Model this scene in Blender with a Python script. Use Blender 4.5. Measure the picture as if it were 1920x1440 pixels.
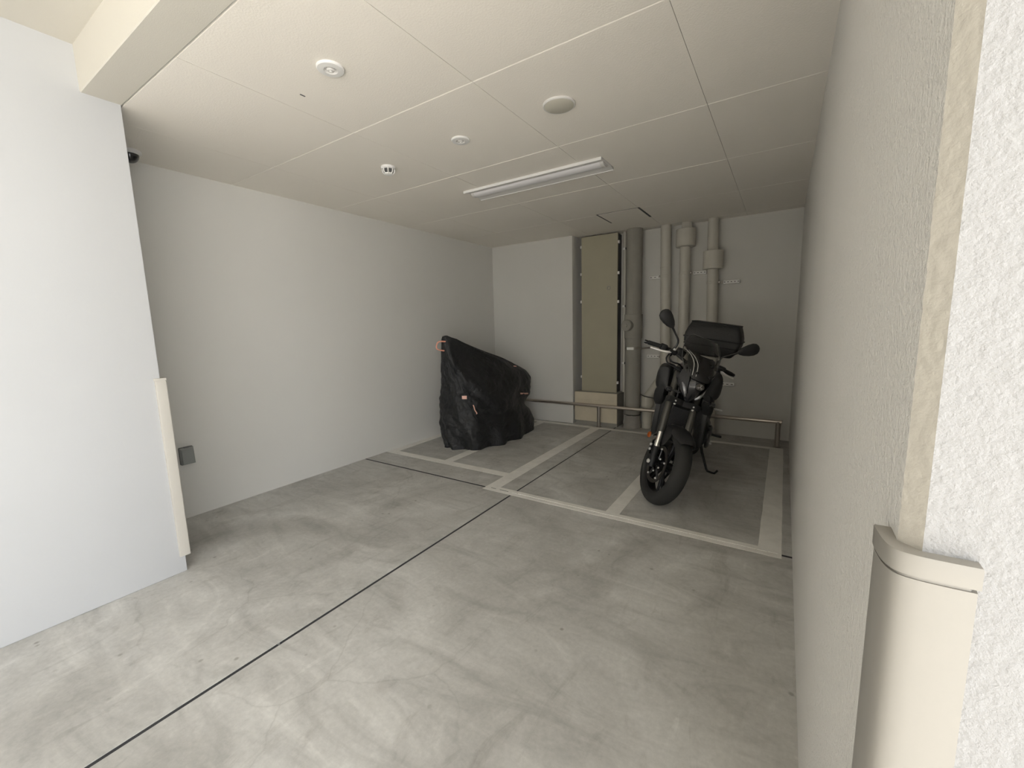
import bpy, bmesh, math, random
from mathutils import Vector, Matrix, noise
random.seed(7)
PI = math.pi
scene = bpy.context.scene
for o in list(bpy.data.objects):
    bpy.data.objects.remove(o)
C = scene.collection

# ------------------------------------------------------------------ camera, sky, sun, exposure
cam_data = bpy.data.cameras.new('camera')
cam = bpy.data.objects.new('camera', cam_data)
C.objects.link(cam)
cr = Vector((0.83929713, 0.54305672, -0.02587901))
cu = Vector((-0.05357066, 0.12997484, 0.99006905))
cf = Vector((-0.54102727, 0.82957576, -0.13817942))
m = Matrix.Identity(4)
for i in range(3):
    m[i][0], m[i][1], m[i][2] = cr[i], cu[i], -cf[i]
m[2][3] = 1.40
cam.matrix_world = m
cam_data.sensor_width = 36.0
cam_data.lens = 14.6697
cam_data.clip_start = 0.02
scene.camera = cam

scene.view_settings.view_transform = 'Standard'
scene.view_settings.look = 'None'
scene.view_settings.gamma = 1.0
scene.view_settings.use_curve_mapping = False
scene.view_settings.exposure = 1.25

world = bpy.data.worlds.new('sky')
scene.world = world
world.use_nodes = True
wn, wl = world.node_tree.nodes, world.node_tree.links
bg = wn['Background']
bg.inputs['Color'].default_value = (0.93, 0.96, 1.0, 1)
bg.inputs['Strength'].default_value = 2.4

sun_d = bpy.data.lights.new('sun', 'SUN')
sun_d.energy = 11.0
sun_d.angle = math.radians(2)
sun_d.color = (1.0, 0.95, 0.87)
sun = bpy.data.objects.new('sun', sun_d)
C.objects.link(sun)
sun.location = (9, 2, 9)
sun.rotation_euler = Vector((-0.85, -0.12, -1.0)).to_track_quat('-Z', 'Y').to_euler()

# ------------------------------------------------------------------ room numbers (metres)
XR, XL, YB, YB2, H = 0.1107, -3.774, 5.333, 5.643, 2.575
XF, YF, XJ, YP = -2.925, 0.875, -1.847, 2.813
XN = -2.455                     # corner where the back wall steps back
HO = 2.784                      # canopy ceiling outside the garage
YO = -2.2                       # outer edge of the canopy, pushed out to hold back sky light

# ------------------------------------------------------------------ materials
MATS = {}
def nodes_of(name, rough=0.5, metal=0.0, col=(0.5, 0.5, 0.5)):
    mt = bpy.data.materials.new(name)
    mt.use_nodes = True
    nt = mt.node_tree
    b = nt.nodes['Principled BSDF']
    b.inputs['Base Color'].default_value = (*col, 1)
    b.inputs['Roughness'].default_value = rough
    b.inputs['Metallic'].default_value = metal
    return mt, nt, b

def N(nt, kind, **kw):
    n = nt.nodes.new(kind)
    for k, v in kw.items():
        if k in n.inputs.keys():
            n.inputs[k].default_value = v
        else:
            setattr(n, k, v)
    return n

def coords(nt, scale=(1, 1, 1), rot=(0, 0, 0)):
    g = nt.nodes.new('ShaderNodeNewGeometry')
    mp = nt.nodes.new('ShaderNodeMapping')
    mp.inputs['Scale'].default_value = scale
    mp.inputs['Rotation'].default_value = rot
    nt.links.new(g.outputs['Position'], mp.inputs['Vector'])
    return mp.outputs['Vector']

def ramp(nt, fac, stops):
    r = nt.nodes.new('ShaderNodeValToRGB')
    el = r.color_ramp.elements
    while len(el) < len(stops):
        el.new(0.5)
    for e, (p, c) in zip(el, stops):
        e.position = p
        e.color = (*c, 1) if len(c) == 3 else c
    nt.links.new(fac, r.inputs['Fac'])
    return r.outputs['Color']

def mix(nt, a, b, fac, mode='MIX'):
    n = nt.nodes.new('ShaderNodeMix')
    n.data_type = 'RGBA'
    n.blend_type = mode
    for sock, v in ((n.inputs[6], a), (n.inputs[7], b), (n.inputs[0], fac)):
        if hasattr(v, 'is_linked') or hasattr(v, 'links'):
            nt.links.new(v, sock)
        elif isinstance(v, (int, float)):
            sock.default_value = v
        else:
            sock.default_value = (*v, 1)
    return n.outputs[2]

def bump(nt, bsdf, height, strength, dist, normal=None):
    b = nt.nodes.new('ShaderNodeBump')
    b.inputs['Strength'].default_value = strength
    b.inputs['Distance'].default_value = dist
    nt.links.new(height, b.inputs['Height'])
    if normal is not None:
        nt.links.new(normal, b.inputs['Normal'])
    nt.links.new(b.outputs['Normal'], bsdf.inputs['Normal'])
    return b.outputs['Normal']

def plain(name, col, rough=0.5, metal=0.0, grain=0.0, scale=300, var=0.0, coat=0.0):
    mt, nt, b = nodes_of(name, rough, metal, col)
    if var:
        n = N(nt, 'ShaderNodeTexNoise', Scale=6.0, Detail=5.0)
        nt.links.new(coords(nt), n.inputs['Vector'])
        c = ramp(nt, n.outputs['Fac'], [(0.3, tuple(x * (1 - var) for x in col)), (0.7, tuple(min(1, x * (1 + var)) for x in col))])
        nt.links.new(c, b.inputs['Base Color'])
    if grain:
        n = N(nt, 'ShaderNodeTexNoise', Scale=float(scale), Detail=2.0)
        nt.links.new(coords(nt), n.inputs['Vector'])
        bump(nt, b, n.outputs['Fac'], grain, 0.001)
    if coat:
        b.inputs['Coat Weight'].default_value = coat
        b.inputs['Coat Roughness'].default_value = 0.05
    MATS[name] = mt
    return mt

def plaster(name, col, fine=0.25, scale=220, dist=0.002, var=0.03):
    mt, nt, b = nodes_of(name, 0.75, 0, col)
    v = coords(nt)
    n1 = N(nt, 'ShaderNodeTexNoise', Scale=1.3, Detail=4.0)
    nt.links.new(v, n1.inputs['Vector'])
    c = ramp(nt, n1.outputs['Fac'], [(0.3, tuple(x * (1 - var) for x in col)), (0.7, tuple(min(1, x * (1 + var)) for x in col))])
    nt.links.new(c, b.inputs['Base Color'])
    n2 = N(nt, 'ShaderNodeTexNoise', Scale=float(scale), Detail=3.0, Roughness=0.6)
    nt.links.new(v, n2.inputs['Vector'])
    bump(nt, b, n2.outputs['Fac'], fine, dist)
    MATS[name] = mt
    return mt

def concrete():
    mt, nt, b = nodes_of('concrete', 0.62, 0)
    v = coords(nt)
    # broad blotches
    n1 = N(nt, 'ShaderNodeTexNoise', Scale=0.9, Detail=8.0, Roughness=0.60, Distortion=1.2)
    nt.links.new(v, n1.inputs['Vector'])
    base = ramp(nt, n1.outputs['Fac'], [(0.28, (0.37, 0.36, 0.335)), (0.48, (0.505, 0.495, 0.468)), (0.70, (0.64, 0.632, 0.605))])
    # trowel sweeps: stretched, strongly distorted cloud with pale crests
    va = coords(nt, (0.9, 2.6, 1), (0, 0, 0.5))
    n2 = N(nt, 'ShaderNodeTexNoise', Scale=1.6, Detail=9.0, Roughness=0.60, Distortion=2.6)
    nt.links.new(va, n2.inputs['Vector'])
    st = ramp(nt, n2.outputs['Fac'], [(0.32, (0.80, 0.80, 0.795)), (0.48, (0.97, 0.97, 0.97)), (0.58, (1.03, 1.03, 1.03)), (0.68, (1.13, 1.13, 1.13))])
    base = mix(nt, base, st, 0.9, 'MULTIPLY')
    vb = coords(nt, (3.0, 1.1, 1), (0, 0, -0.25))
    n3 = N(nt, 'ShaderNodeTexNoise', Scale=2.0, Detail=9.0, Roughness=0.66, Distortion=1.6)
    nt.links.new(vb, n3.inputs['Vector'])
    st2 = ramp(nt, n3.outputs['Fac'], [(0.30, (0.76, 0.75, 0.735)), (0.44, (0.98, 0.98, 0.98)), (0.60, (1.0, 1.0, 1.0)), (0.70, (1.14, 1.14, 1.14))])
    base = mix(nt, base, st2, 0.8, 'MULTIPLY')
    # hairline cracks
    nd = N(nt, 'ShaderNodeTexNoise', Scale=3.0, Detail=5.0)
    nt.links.new(v, nd.inputs['Vector'])
    vm = nt.nodes.new('ShaderNodeVectorMath'); vm.operation = 'MULTIPLY_ADD'
    nt.links.new(nd.outputs['Color'], vm.inputs[0])
    vm.inputs[1].default_value = (0.30, 0.30, 0.0)
    nt.links.new(v, vm.inputs[2])
    vo = N(nt, 'ShaderNodeTexVoronoi', Scale=1.5, feature='DISTANCE_TO_EDGE')
    nt.links.new(vm.outputs[0], vo.inputs['Vector'])
    ck = ramp(nt, vo.outputs['Distance'], [(0.0, (0.80, 0.80, 0.79)), (0.006, (0.95, 0.95, 0.95)), (0.014, (1, 1, 1))])
    n4 = N(nt, 'ShaderNodeTexNoise', Scale=0.7, Detail=2.0)
    nt.links.new(v, n4.inputs['Vector'])
    msk = ramp(nt, n4.outputs['Fac'], [(0.44, (0, 0, 0)), (0.60, (0.7, 0.7, 0.7))])
    base = mix(nt, base, ck, msk, 'MULTIPLY')
    # small dark pits and spots
    n5 = N(nt, 'ShaderNodeTexVoronoi', Scale=9.0)
    nt.links.new(v, n5.inputs['Vector'])
    pit = ramp(nt, n5.outputs['Distance'], [(0.05, (0.52, 0.50, 0.47)), (0.11, (1, 1, 1))])
    n6 = N(nt, 'ShaderNodeTexNoise', Scale=1.7, Detail=1.0)
    nt.links.new(v, n6.inputs['Vector'])
    pm = ramp(nt, n6.outputs['Fac'], [(0.50, (0, 0, 0)), (0.58, (0.8, 0.8, 0.8))])
    base = mix(nt, base, pit, pm, 'MULTIPLY')
    n7 = N(nt, 'ShaderNodeTexNoise', Scale=45.0, Detail=4.0, Roughness=0.7)
    nt.links.new(v, n7.inputs['Vector'])
    gr = ramp(nt, n7.outputs['Fac'], [(0.3, (0.89, 0.89, 0.89)), (0.7, (1.09, 1.09, 1.09))])
    base = mix(nt, base, gr, 0.8, 'MULTIPLY')
    nt.links.new(base, b.inputs['Base Color'])
    rr = ramp(nt, n2.outputs['Fac'], [(0.3, (0.48,) * 3), (0.7, (0.68,) * 3)])
    nt.links.new(rr, b.inputs['Roughness'])
    bump(nt, b, n3.outputs['Fac'], 0.25, 0.004)
    MATS['concrete'] = mt

def line_paint():
    mt, nt, b = nodes_of('line_paint', 0.6, 0)
    v = coords(nt)
    n1 = N(nt, 'ShaderNodeTexNoise', Scale=7.0, Detail=7.0, Roughness=0.7)
    nt.links.new(v, n1.inputs['Vector'])
    c = ramp(nt, n1.outputs['Fac'], [(0.30, (0.76, 0.74, 0.69)), (0.55, (0.86, 0.84, 0.79)), (0.8, (0.92, 0.90, 0.85))])
    nt.links.new(c, b.inputs['Base Color'])
    n2 = N(nt, 'ShaderNodeTexNoise', Scale=60.0, Detail=3.0)
    nt.links.new(v, n2.inputs['Vector'])
    bump(nt, b, n2.outputs['Fac'], 0.3, 0.001)
    MATS['line_paint'] = mt

def clear(name, col, alpha, rough=0.08):
    mt, nt, b = nodes_of(name, rough, 0, col)
    b.inputs['Transmission Weight'].default_value = alpha
    b.inputs['IOR'].default_value = 1.2
    MATS[name] = mt

def cloth(name, col):
    mt, nt, b = nodes_of(name, 0.5, 0, col)
    v = coords(nt)
    n1 = N(nt, 'ShaderNodeTexNoise', Scale=14.0, Detail=6.0, Roughness=0.6, Distortion=1.0)
    nt.links.new(v, n1.inputs['Vector'])
    bump(nt, b, n1.outputs['Fac'], 0.55, 0.03)
    b.inputs['Sheen Weight'].default_value = 0.03
    b.inputs['Sheen Roughness'].default_value = 0.5
    MATS[name] = mt

concrete(); line_paint()
plaster('front_paint', (0.57, 0.575, 0.58), 0.12, 260, 0.002, 0.015)
plaster('wall_paint', (0.66, 0.645, 0.605), 0.12, 260, 0.002, 0.015)
plaster('wall_rough', (0.70, 0.68, 0.64), 0.85, 120, 0.006, 0.02)
plaster('stucco_dimmed', (0.295, 0.293, 0.289), 0.55, 260, 0.003, 0.02)  # white wall face, darkened in colour to offset the strong light on it
plaster('chamfer_dimmed', (0.40, 0.375, 0.325), 0.3, 260, 0.002, 0.02)  # wall tone between its neighbours, darkened to offset light on the slant
plaster('canopy_paint', (0.64, 0.61, 0.54), 0.25, 200, 0.002, 0.02)
plaster('ceiling_board', (0.89, 0.845, 0.77), 0.35, 130, 0.003, 0.012)
plaster('asphalt', (0.52, 0.505, 0.475), 0.6, 90, 0.004, 0.1)
plaster('shade_facade', (0.30, 0.29, 0.27), 0.3, 60, 0.004, 0.06)
plain('joint_dark', (0.03, 0.03, 0.035), 0.7)
plain('joint_grey', (0.55, 0.54, 0.51), 0.8)
plain('cream_plastic_dimmed', (0.268, 0.253, 0.226), 0.42)  # guard plastic darkened in colour where strong light falls at right
plain('cream_plastic_brightened', (0.50, 0.475, 0.425), 0.42)  # same guard plastic, brightened copy for the less lit left corner
plain('cream_paint', (0.62, 0.55, 0.42), 0.5, var=0.06)
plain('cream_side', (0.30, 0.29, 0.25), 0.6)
plain('khaki_panel', (0.39, 0.36, 0.265), 0.5, var=0.02)
plain('white_enamel', (0.82, 0.81, 0.79), 0.35)
plain('white_dim', (0.70, 0.685, 0.66), 0.45)
plain('diffuser', (0.80, 0.79, 0.80), 0.3)
plain('beige_cover', (0.60, 0.575, 0.49), 0.5)
plain('grille_dark', (0.10, 0.10, 0.10), 0.6)
plain('grey_plastic', (0.25, 0.26, 0.25), 0.42)
plain('grey_plastic_dark', (0.12, 0.125, 0.12), 0.5)
plain('pvc', (0.58, 0.555, 0.49), 0.42, var=0.02)
plain('mortar_pipe', (0.30, 0.285, 0.25), 0.8, grain=0.6, scale=90, var=0.05)
plain('mortar', (0.33, 0.31, 0.28), 0.9, grain=0.9, scale=40, var=0.12)
plain('galvanised', (0.86, 0.85, 0.82), 0.45, 0.0)
plain('slot_dark', (0.06, 0.06, 0.055), 0.7)
plain('steel', (0.55, 0.50, 0.45), 0.28, 0.9)
plain('steel_post', (0.36, 0.33, 0.30), 0.38, 0.8)
plain('black_plastic', (0.018, 0.018, 0.019), 0.48)
plain('black_matte', (0.012, 0.012, 0.013), 0.7)
plain('black_gloss', (0.014, 0.014, 0.017), 0.22, coat=0.6)
plain('grey_gloss', (0.055, 0.055, 0.058), 0.3, 0.4, coat=0.4)
plain('tyre_rubber', (0.022, 0.022, 0.021), 0.75, grain=0.3, scale=200)
plain('disc_steel', (0.13, 0.12, 0.11), 0.38, 0.9)
plain('dark_metal', (0.03, 0.03, 0.032), 0.42, 0.7)
plain('fork_tube', (0.09, 0.087, 0.08), 0.3, 0.7)
plain('chrome', (0.85, 0.83, 0.80), 0.10, 1.0)
plain('bolt_metal', (0.88, 0.87, 0.85), 0.25, 0.35)
plain('lever_alloy', (0.90, 0.88, 0.85), 0.3, 0.4)
plain('lamp_glass', (0.35, 0.35, 0.36), 0.1, 0.3, coat=1.0)
plain('amber', (0.42, 0.10, 0.02), 0.25, coat=0.5)
plain('emblem_grey', (0.10, 0.095, 0.085), 0.35, 0.5)
plain('screen_edge', (0.12, 0.12, 0.118), 0.15, 0.2)
plain('highlight_pale', (0.50, 0.50, 0.48), 0.25, 0.3)  # pale grey standing in for highlights on the screen edge
plain('copper_web', (0.72, 0.30, 0.20), 0.45)
plain('copper_pale', (0.85, 0.50, 0.40), 0.4)
clear('smoke_screen', (0.80, 0.80, 0.79), 1.0)
cloth('cover_nylon', (0.0085, 0.009, 0.010))
cloth('bag_fabric', (0.020, 0.020, 0.0205))
MATS['bag_fabric'].node_tree.nodes['Bump'].inputs['Strength'].default_value = 0.15

# ------------------------------------------------------------------ builders
class MB:
    def __init__(self, tf=None):
        self.v, self.f, self.tf = [], [], tf
    def add(self, vs, fs, tf=None):
        n = len(self.v)
        t = tf or self.tf
        for p in vs:
            p = Vector(p)
            self.v.append(t(p) if t else p)
        self.f += [tuple(i + n for i in q) for q in fs]
        return self
    def box(self, lo, hi, bev=0.0, rot=None, seg=1):
        lo, hi = Vector(lo), Vector(hi)
        c, s = (lo + hi) / 2, hi - lo
        bm = bmesh.new()
        bmesh.ops.create_cube(bm, size=1)
        for q in bm.verts:
            q.co = Vector((q.co.x * s.x, q.co.y * s.y, q.co.z * s.z))
        if bev:
            bmesh.ops.bevel(bm, geom=list(bm.edges), offset=min(bev, min(s) * 0.45), segments=seg, profile=0.5, affect='EDGES')
        bm.verts.index_update()
        vs = [((rot @ q.co) if rot else q.co) + c for q in bm.verts]
        fs = [[q.index for q in f.verts] for f in bm.faces]
        bm.free()
        return self.add(vs, fs)
    def loft(self, rings, caps=True, closed=True, cyc=False):
        n = len(rings[0])
        vs = [p for r in rings for p in r]
        fs = []
        R = len(rings)
        for i in range(R if cyc else R - 1):
            a, b = i * n, ((i + 1) % R) * n
            for j in range(n if closed else n - 1):
                k = (j + 1) % n
                fs.append((a + j, a + k, b + k, b + j))
        if caps and not cyc and closed:
            fs.append(tuple(range(n - 1, -1, -1)))
            fs.append(tuple(range((R - 1) * n, R * n)))
        return self.add(vs, fs)
    def tube(self, pts, r, seg=12, smooth=0, caps=True, cyc=False):
        pts = [Vector(p) for p in pts]
        rs = list(r) if isinstance(r, (list, tuple)) else [r] * len(pts)
        if smooth:
            pts, rs = catmull(pts, rs, smooth, cyc)
        rings, nrm = [], None
        L = len(pts)
        for i, p in enumerate(pts):
            if cyc:
                t = (pts[(i + 1) % L] - pts[i - 1]).normalized()
            else:
                t = (pts[min(i + 1, L - 1)] - pts[max(i - 1, 0)]).normalized()
            if nrm is None:
                a = Vector((0, 0, 1)) if abs(t.z) < 0.9 else Vector((1, 0, 0))
                nrm = (a - t * a.dot(t)).normalized()
            else:
                nrm = (nrm - t * nrm.dot(t)).normalized()
            bn = t.cross(nrm)
            rings.append([p + (nrm * math.cos(2 * PI * k / seg) + bn * math.sin(2 * PI * k / seg)) * rs[i] for k in range(seg)])
        return self.loft(rings, caps=caps, cyc=cyc)
    def lathe(self, org, axis, prof, seg=24, closed=False, sx=1.0, sy=1.0):
        org, ax = Vector(org), Vector(axis).normalized()
        a = Vector((0, 0, 1)) if abs(ax.z) < 0.9 else Vector((1, 0, 0))
        e1 = (a - ax * a.dot(ax)).normalized()
        e2 = ax.cross(e1)
        rings = [[org + ax * h + (e1 * math.cos(2 * PI * k / seg) * sx + e2 * math.sin(2 * PI * k / seg) * sy) * max(r, 1e-5) for k in range(seg)] for r, h in prof]
        return self.loft(rings, caps=not closed, cyc=closed)
    def prism(self, poly, z0, z1):
        return self.loft([[(x, y, z0) for x, y in poly], [(x, y, z1) for x, y in poly]])
    def build(self, name, mat, parent=None, ang=35, flat=False):
        org = Vector((0, 0, 0))
        q = parent
        while q is not None:
            org += q.location
            q = q.parent
        loc = Vector((0, 0, 0))
        if parent is None and self.v:
            xs = [p.x for p in self.v]; ys = [p.y for p in self.v]; zs = [p.z for p in self.v]
            loc = Vector(((min(xs) + max(xs)) / 2, (min(ys) + max(ys)) / 2, min(zs)))
            org = loc
        me = bpy.data.meshes.new(name)
        me.from_pydata([tuple(p - org) for p in self.v], [], self.f)
        bm = bmesh.new(); bm.from_mesh(me)
        bmesh.ops.recalc_face_normals(bm, faces=bm.faces)
        bm.to_mesh(me); bm.free()
        me.materials.append(MATS[mat])
        if not flat:
            for p in me.polygons:
                p.use_smooth = True
            me.set_sharp_from_angle(angle=math.radians(ang))
        o = bpy.data.objects.new(name, me)
        C.objects.link(o)
        o.location = loc
        if parent is not None:
            o.parent = parent
        return o

def catmull(pts, rs, n, cyc=False):
    out, ro = [], []
    L = len(pts)
    for i in range(L if cyc else L - 1):
        if cyc:
            a, b, c, d = pts[i - 1], pts[i], pts[(i + 1) % L], pts[(i + 2) % L]
            r0, r1 = rs[i], rs[(i + 1) % L]
        else:
            a, b, c, d = pts[max(i - 1, 0)], pts[i], pts[i + 1], pts[min(i + 2, L - 1)]
            r0, r1 = rs[i], rs[i + 1]
        for k in range(n):
            t = k / n
            out.append(0.5 * ((2 * b) + (c - a) * t + (2 * a - 5 * b + 4 * c - d) * t * t + (3 * b - a - 3 * c + d) * t ** 3))
            ro.append(r0 + (r1 - r0) * t)
    if not cyc:
        out.append(pts[-1]); ro.append(rs[-1])
    return out, ro

def thing(name, label, cat, loc, group=None):
    o = bpy.data.objects.new(name, None)
    o.empty_display_size = 0.1
    C.objects.link(o)
    o.location = loc
    return tag(o, label, cat, group)
def tag(o, label, cat, group=None):
    o['label'] = label; o['category'] = cat
    if group: o['group'] = group
    return o
def struct(o, label=None):
    o['kind'] = 'structure'
    if label: o['label'] = label
    return o
def rrect(cx, cy, hx, hy, r, z, n=5):
    out = []
    for qx, qy, a0 in ((1, 1, 0), (-1, 1, PI / 2), (-1, -1, PI), (1, -1, 1.5 * PI)):
        for k in range(n + 1):
            a = a0 + k / n * PI / 2
            out.append(Vector((cx + qx * (hx - r) + r * math.cos(a), cy + qy * (hy - r) + r * math.sin(a), z)))
    return out

# ------------------------------------------------------------------ floor
floor = struct(MB().box((XL - 0.15, -0.75, -0.15), (1.4, YB2 + 0.15, -0.02)).build('floor', 'joint_dark', flat=True), 'grey trowelled concrete garage floor with dark joints and painted bay lines')
g = 0.0085
for (x0, x1, y0, y1) in ((XL - 0.1, XJ - g, -0.75, YP - 0.012), (XJ + g, 1.4, -0.75, YP - 0.012),
                         (XL - 0.1, XJ - g * 0.8, YP + 0.012, YB2 + 0.1), (XJ + g * 0.8, 1.4, YP + 0.012, YB2 + 0.1)):
    MB().box((x0, y0, -0.025), (x1, y1, 0.0), 0.0015).build('slab', 'concrete', floor)
for (y0, y1) in ((-0.75, 0.838), (0.850, YP - 0.012), (YP + 0.012, YB2)):
    MB().box((XJ - 0.0085, y0, -0.018), (XJ + 0.0085, y1, -0.002), 0.001).build('joint_strip', 'joint_dark', floor)
for (x0, x1) in ((XL, XJ - 0.012), (XJ + 0.012, XR)):
    MB().box((x0, YP - 0.012, -0.018), (x1, YP + 0.012, -0.002), 0.001).build('joint_strip', 'joint_dark', floor)

def paint_line(x0, x1, y0, y1, z=0.0012, wob=0.0025):
    # painted stripe with slightly uneven edges
    bm = MB()
    along_y = (y1 - y0) > (x1 - x0)
    n = max(8, int(max(x1 - x0, y1 - y0) / 0.06))
    rings = []
    for i in range(n + 1):
        t = i / n
        if along_y:
            y = y0 + (y1 - y0) * t
            a = x0 + wob * noise.noise((y * 6, x0 * 9, 1)); b = x1 + wob * noise.noise((y * 6, x1 * 9, 5))
            rings.append([(a, y, -0.003), (a, y, z), (b, y, z), (b, y, -0.003)])
        else:
            x = x0 + (x1 - x0) * t
            a = y0 + wob * noise.noise((x * 6, y0 * 9, 2)); b = y1 + wob * noise.noise((x * 6, y1 * 9, 7))
            rings.append([(x, a, -0.003), (x, a, z), (x, b, z), (x, b, -0.003)])
    bm.loft(rings)
    return bm.build('painted_line', 'line_paint', floor)
paint_line(-2.14, -2.015, 2.86, 5.27)
paint_line(-0.066, 0.058, 2.86, 5.27)
paint_line(-1.055, -0.952, 2.858, 5.20)
paint_line(-2.14, 0.058, 2.765, 2.860, 0.0016)
paint_line(-3.77, -2.14, 3.10, 3.195)
paint_line(-3.77, -3.665, 3.195, 5.20)
paint_line(-2.965, -2.855, 3.195, 5.20)
paint_line(-3.77, -2.14, 5.20, 5.285)
paint_line(-2.015, -0.066, 5.20, 5.275)
# the joint shows through the paint as a broken ridge
for (x0, x1) in ((-2.08, -2.03), (-1.99, -1.90), (-1.82, -1.76)):
    MB().box((x0, YP - 0.003, 0.001), (x1, YP + 0.003, 0.0022), 0.0004).build('paint_crack', 'joint_dark', floor)
rd = MB()
for i in range(34):
    x0 = -1.86 + i * 0.056
    rd.tube([(x0, YP + 0.004 * noise.noise((x0 * 9, 0, 0)), 0.0012), (x0 + 0.05, YP + 0.004 * noise.noise((x0 * 9 + .4, 0, 0)), 0.0012)], 0.0035, 6)
rd.build('paint_ridge', 'line_paint', floor)['kind'] = 'stuff'

# ------------------------------------------------------------------ ground and added shading mass outside
struct(MB().box((-16, -22, -0.2), (16, -0.75, -0.01)).build('ground', 'asphalt', flat=True), 'pale ground outside the garage opening')

struct(MB().box((-26, -8, 0), (1.2, -5, 14)).build('shade_wall_opposite', 'shade_facade', flat=True), 'unseen building added across the street, behind the viewer, to shade the garage')  # added out of view to darken the interior
# ------------------------------------------------------------------ walls
struct(MB().box((XL - 0.2, YF - 0.3, 0), (XL, YB2 + 0.1, H + 0.05)).build('wall_left', 'wall_paint', flat=True), 'pale grey painted garage side wall behind the covered bike')
struct(MB().box((XL - 0.2, YO, 0), (XF, YF, HO + 0.05), 0.006, seg=2).build('wall_front', 'front_paint'), 'bright white wall projecting at left of the garage opening')
bk = MB()
bk.box((XL - 0.1, YB, 0), (XN, YB2 + 0.1, H + 0.05), 0.004)
bk.box((XN - 0.05, YB2, 0), (XR + 0.15, YB2 + 0.15, H + 0.05))
struct(bk.build('wall_back', 'wall_paint', flat=True), 'shaded grey back wall stepping back behind the pipes')

# right wall: smooth inner face with a chamfered, stuccoed front corner
CH = [(XR, 0.5585), (0.1265, 0.543)]
rw = MB()
def bumpy(x, y, z, a):
    p = Vector((x, y, z))
    h = noise.noise(p * 120) * 0.55 + noise.noise(p * 260 + Vector((7, 3, 1))) * 0.35 + noise.noise(p * 45) * 0.35
    return a * h
poly = [(XR, YB2 + 0.1), (XR, 1.3)]
rw.loft([[(XR, YB2 + 0.1, z), (XR, 0.695, z), (0.16, 0.60, z), (2.4, 0.60, z), (2.4, YB2 + 0.1, z)] for z in (0, 3.2)])
wr = struct(rw.build('wall_right', 'wall_rough', flat=True), 'grey plastered side wall close at right of the motorbike')
# stucco skin with real relief where the camera is close
def skin(name, mat, uv, nu, nv, amp, nrm, z0, z1, parent):
    bm = MB()
    vs, fs = [], []
    for i in range(nu + 1):
        for j in range(nv + 1):
            x, y = uv(i / nu); z = z0 + (z1 - z0) * j / nv
            h = bumpy(x, y, z, amp(i / nu)); n = nrm(i / nu)
            vs.append((x + n[0] * h, y + n[1] * h, z))
    for i in range(nu):
        for j in range(nv):
            a = i * (nv + 1) + j
            fs.append((a, a + 1, a + nv + 2, a + nv + 1))
    bm.add(vs, fs)
    return bm.build(name, mat, parent, ang=180)
lerp = lambda a, b, t: a + (b - a) * t
def strip_skin(name, mat, a, b, nu, nv, amp, n0, n1):
    # a to b in plan; normals turn from n0 to n1 at the ends so that neighbouring strips meet
    def nrm(t):
        m_ = Vector((b[1] - a[1], a[0] - b[0], 0)).normalized()
        if m_.x > 0: m_ = -m_
        if abs(b[0] - a[0]) > 0.1: m_ = Vector((0, -1, 0))
        L = math.hypot(b[0] - a[0], b[1] - a[1]); d = t * L; w = min(0.006, L * 0.45)
        if n0 is not None and d < w: m_ = Vector((*n0, 0)).lerp(m_, d / w)
        if n1 is not None and L - d < w: m_ = Vector((*n1, 0)).lerp(m_, (L - d) / w)
        m_.normalize()
        return (m_.x, m_.y)
    skin(name, mat, lambda t: (lerp(a[0], b[0], t), lerp(a[1], b[1], t)), nu, nv, amp, nrm, 0.75, 1.95, wr)
nA, nB = (-0.92, -0.38), (-0.38, -0.92)
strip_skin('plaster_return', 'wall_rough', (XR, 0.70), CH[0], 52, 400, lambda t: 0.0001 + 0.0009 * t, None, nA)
strip_skin('chamfer', 'chamfer_dimmed', CH[0], CH[1], 12, 400, lambda t: 0.0011, nA, nB)
strip_skin('stucco_face', 'stucco_dimmed', CH[1], (0.36, 0.543), 100, 520, lambda t: 0.0012, nB, None)
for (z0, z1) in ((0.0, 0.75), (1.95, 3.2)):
    MB().prism([(XR, 0.70), CH[0], CH[1], (2.4, 0.543), (2.4, 0.70)], z0, z1).build('corner_block', 'stucco_dimmed', wr, flat=True)
MB().prism([(0.355, 0.543), (2.4, 0.543), (2.4, 0.58), (0.355, 0.58)], 0.75, 1.95).build('corner_block', 'stucco_dimmed', wr, flat=True)

# beam and canopy over the opening, unseen light-blocking storey above
trim = MB().box((XF - 0.05, 0.723, H), (0.5, YF + 0.004, HO + 0.02), 0.004)
struct(trim.build('trim_1', 'canopy_paint'), 'cream painted beam across the top of the opening')
struct(MB().box((XF - 0.05, YO, HO), (2.4, 0.73, HO + 0.1)).build('ceiling_canopy', 'canopy_paint', flat=True), 'cream canopy ceiling outside the beam')
struct(MB().box((XL - 2.5, YO, HO + 0.1), (2.4, YB2 + 0.4, 9.0)).build('shade_wall_upper', 'wall_paint', flat=True), 'unseen upper storey over the garage, shaped to block sky and sun')  # out of view; its extent is set to block sky and sun
struct(MB().box((XL - 2.5, YO, 0), (XL - 0.2, YB2 + 0.4, HO + 0.1)).build('wall_far', 'wall_paint', flat=True), 'white wall continuing left of the opening')

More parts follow.
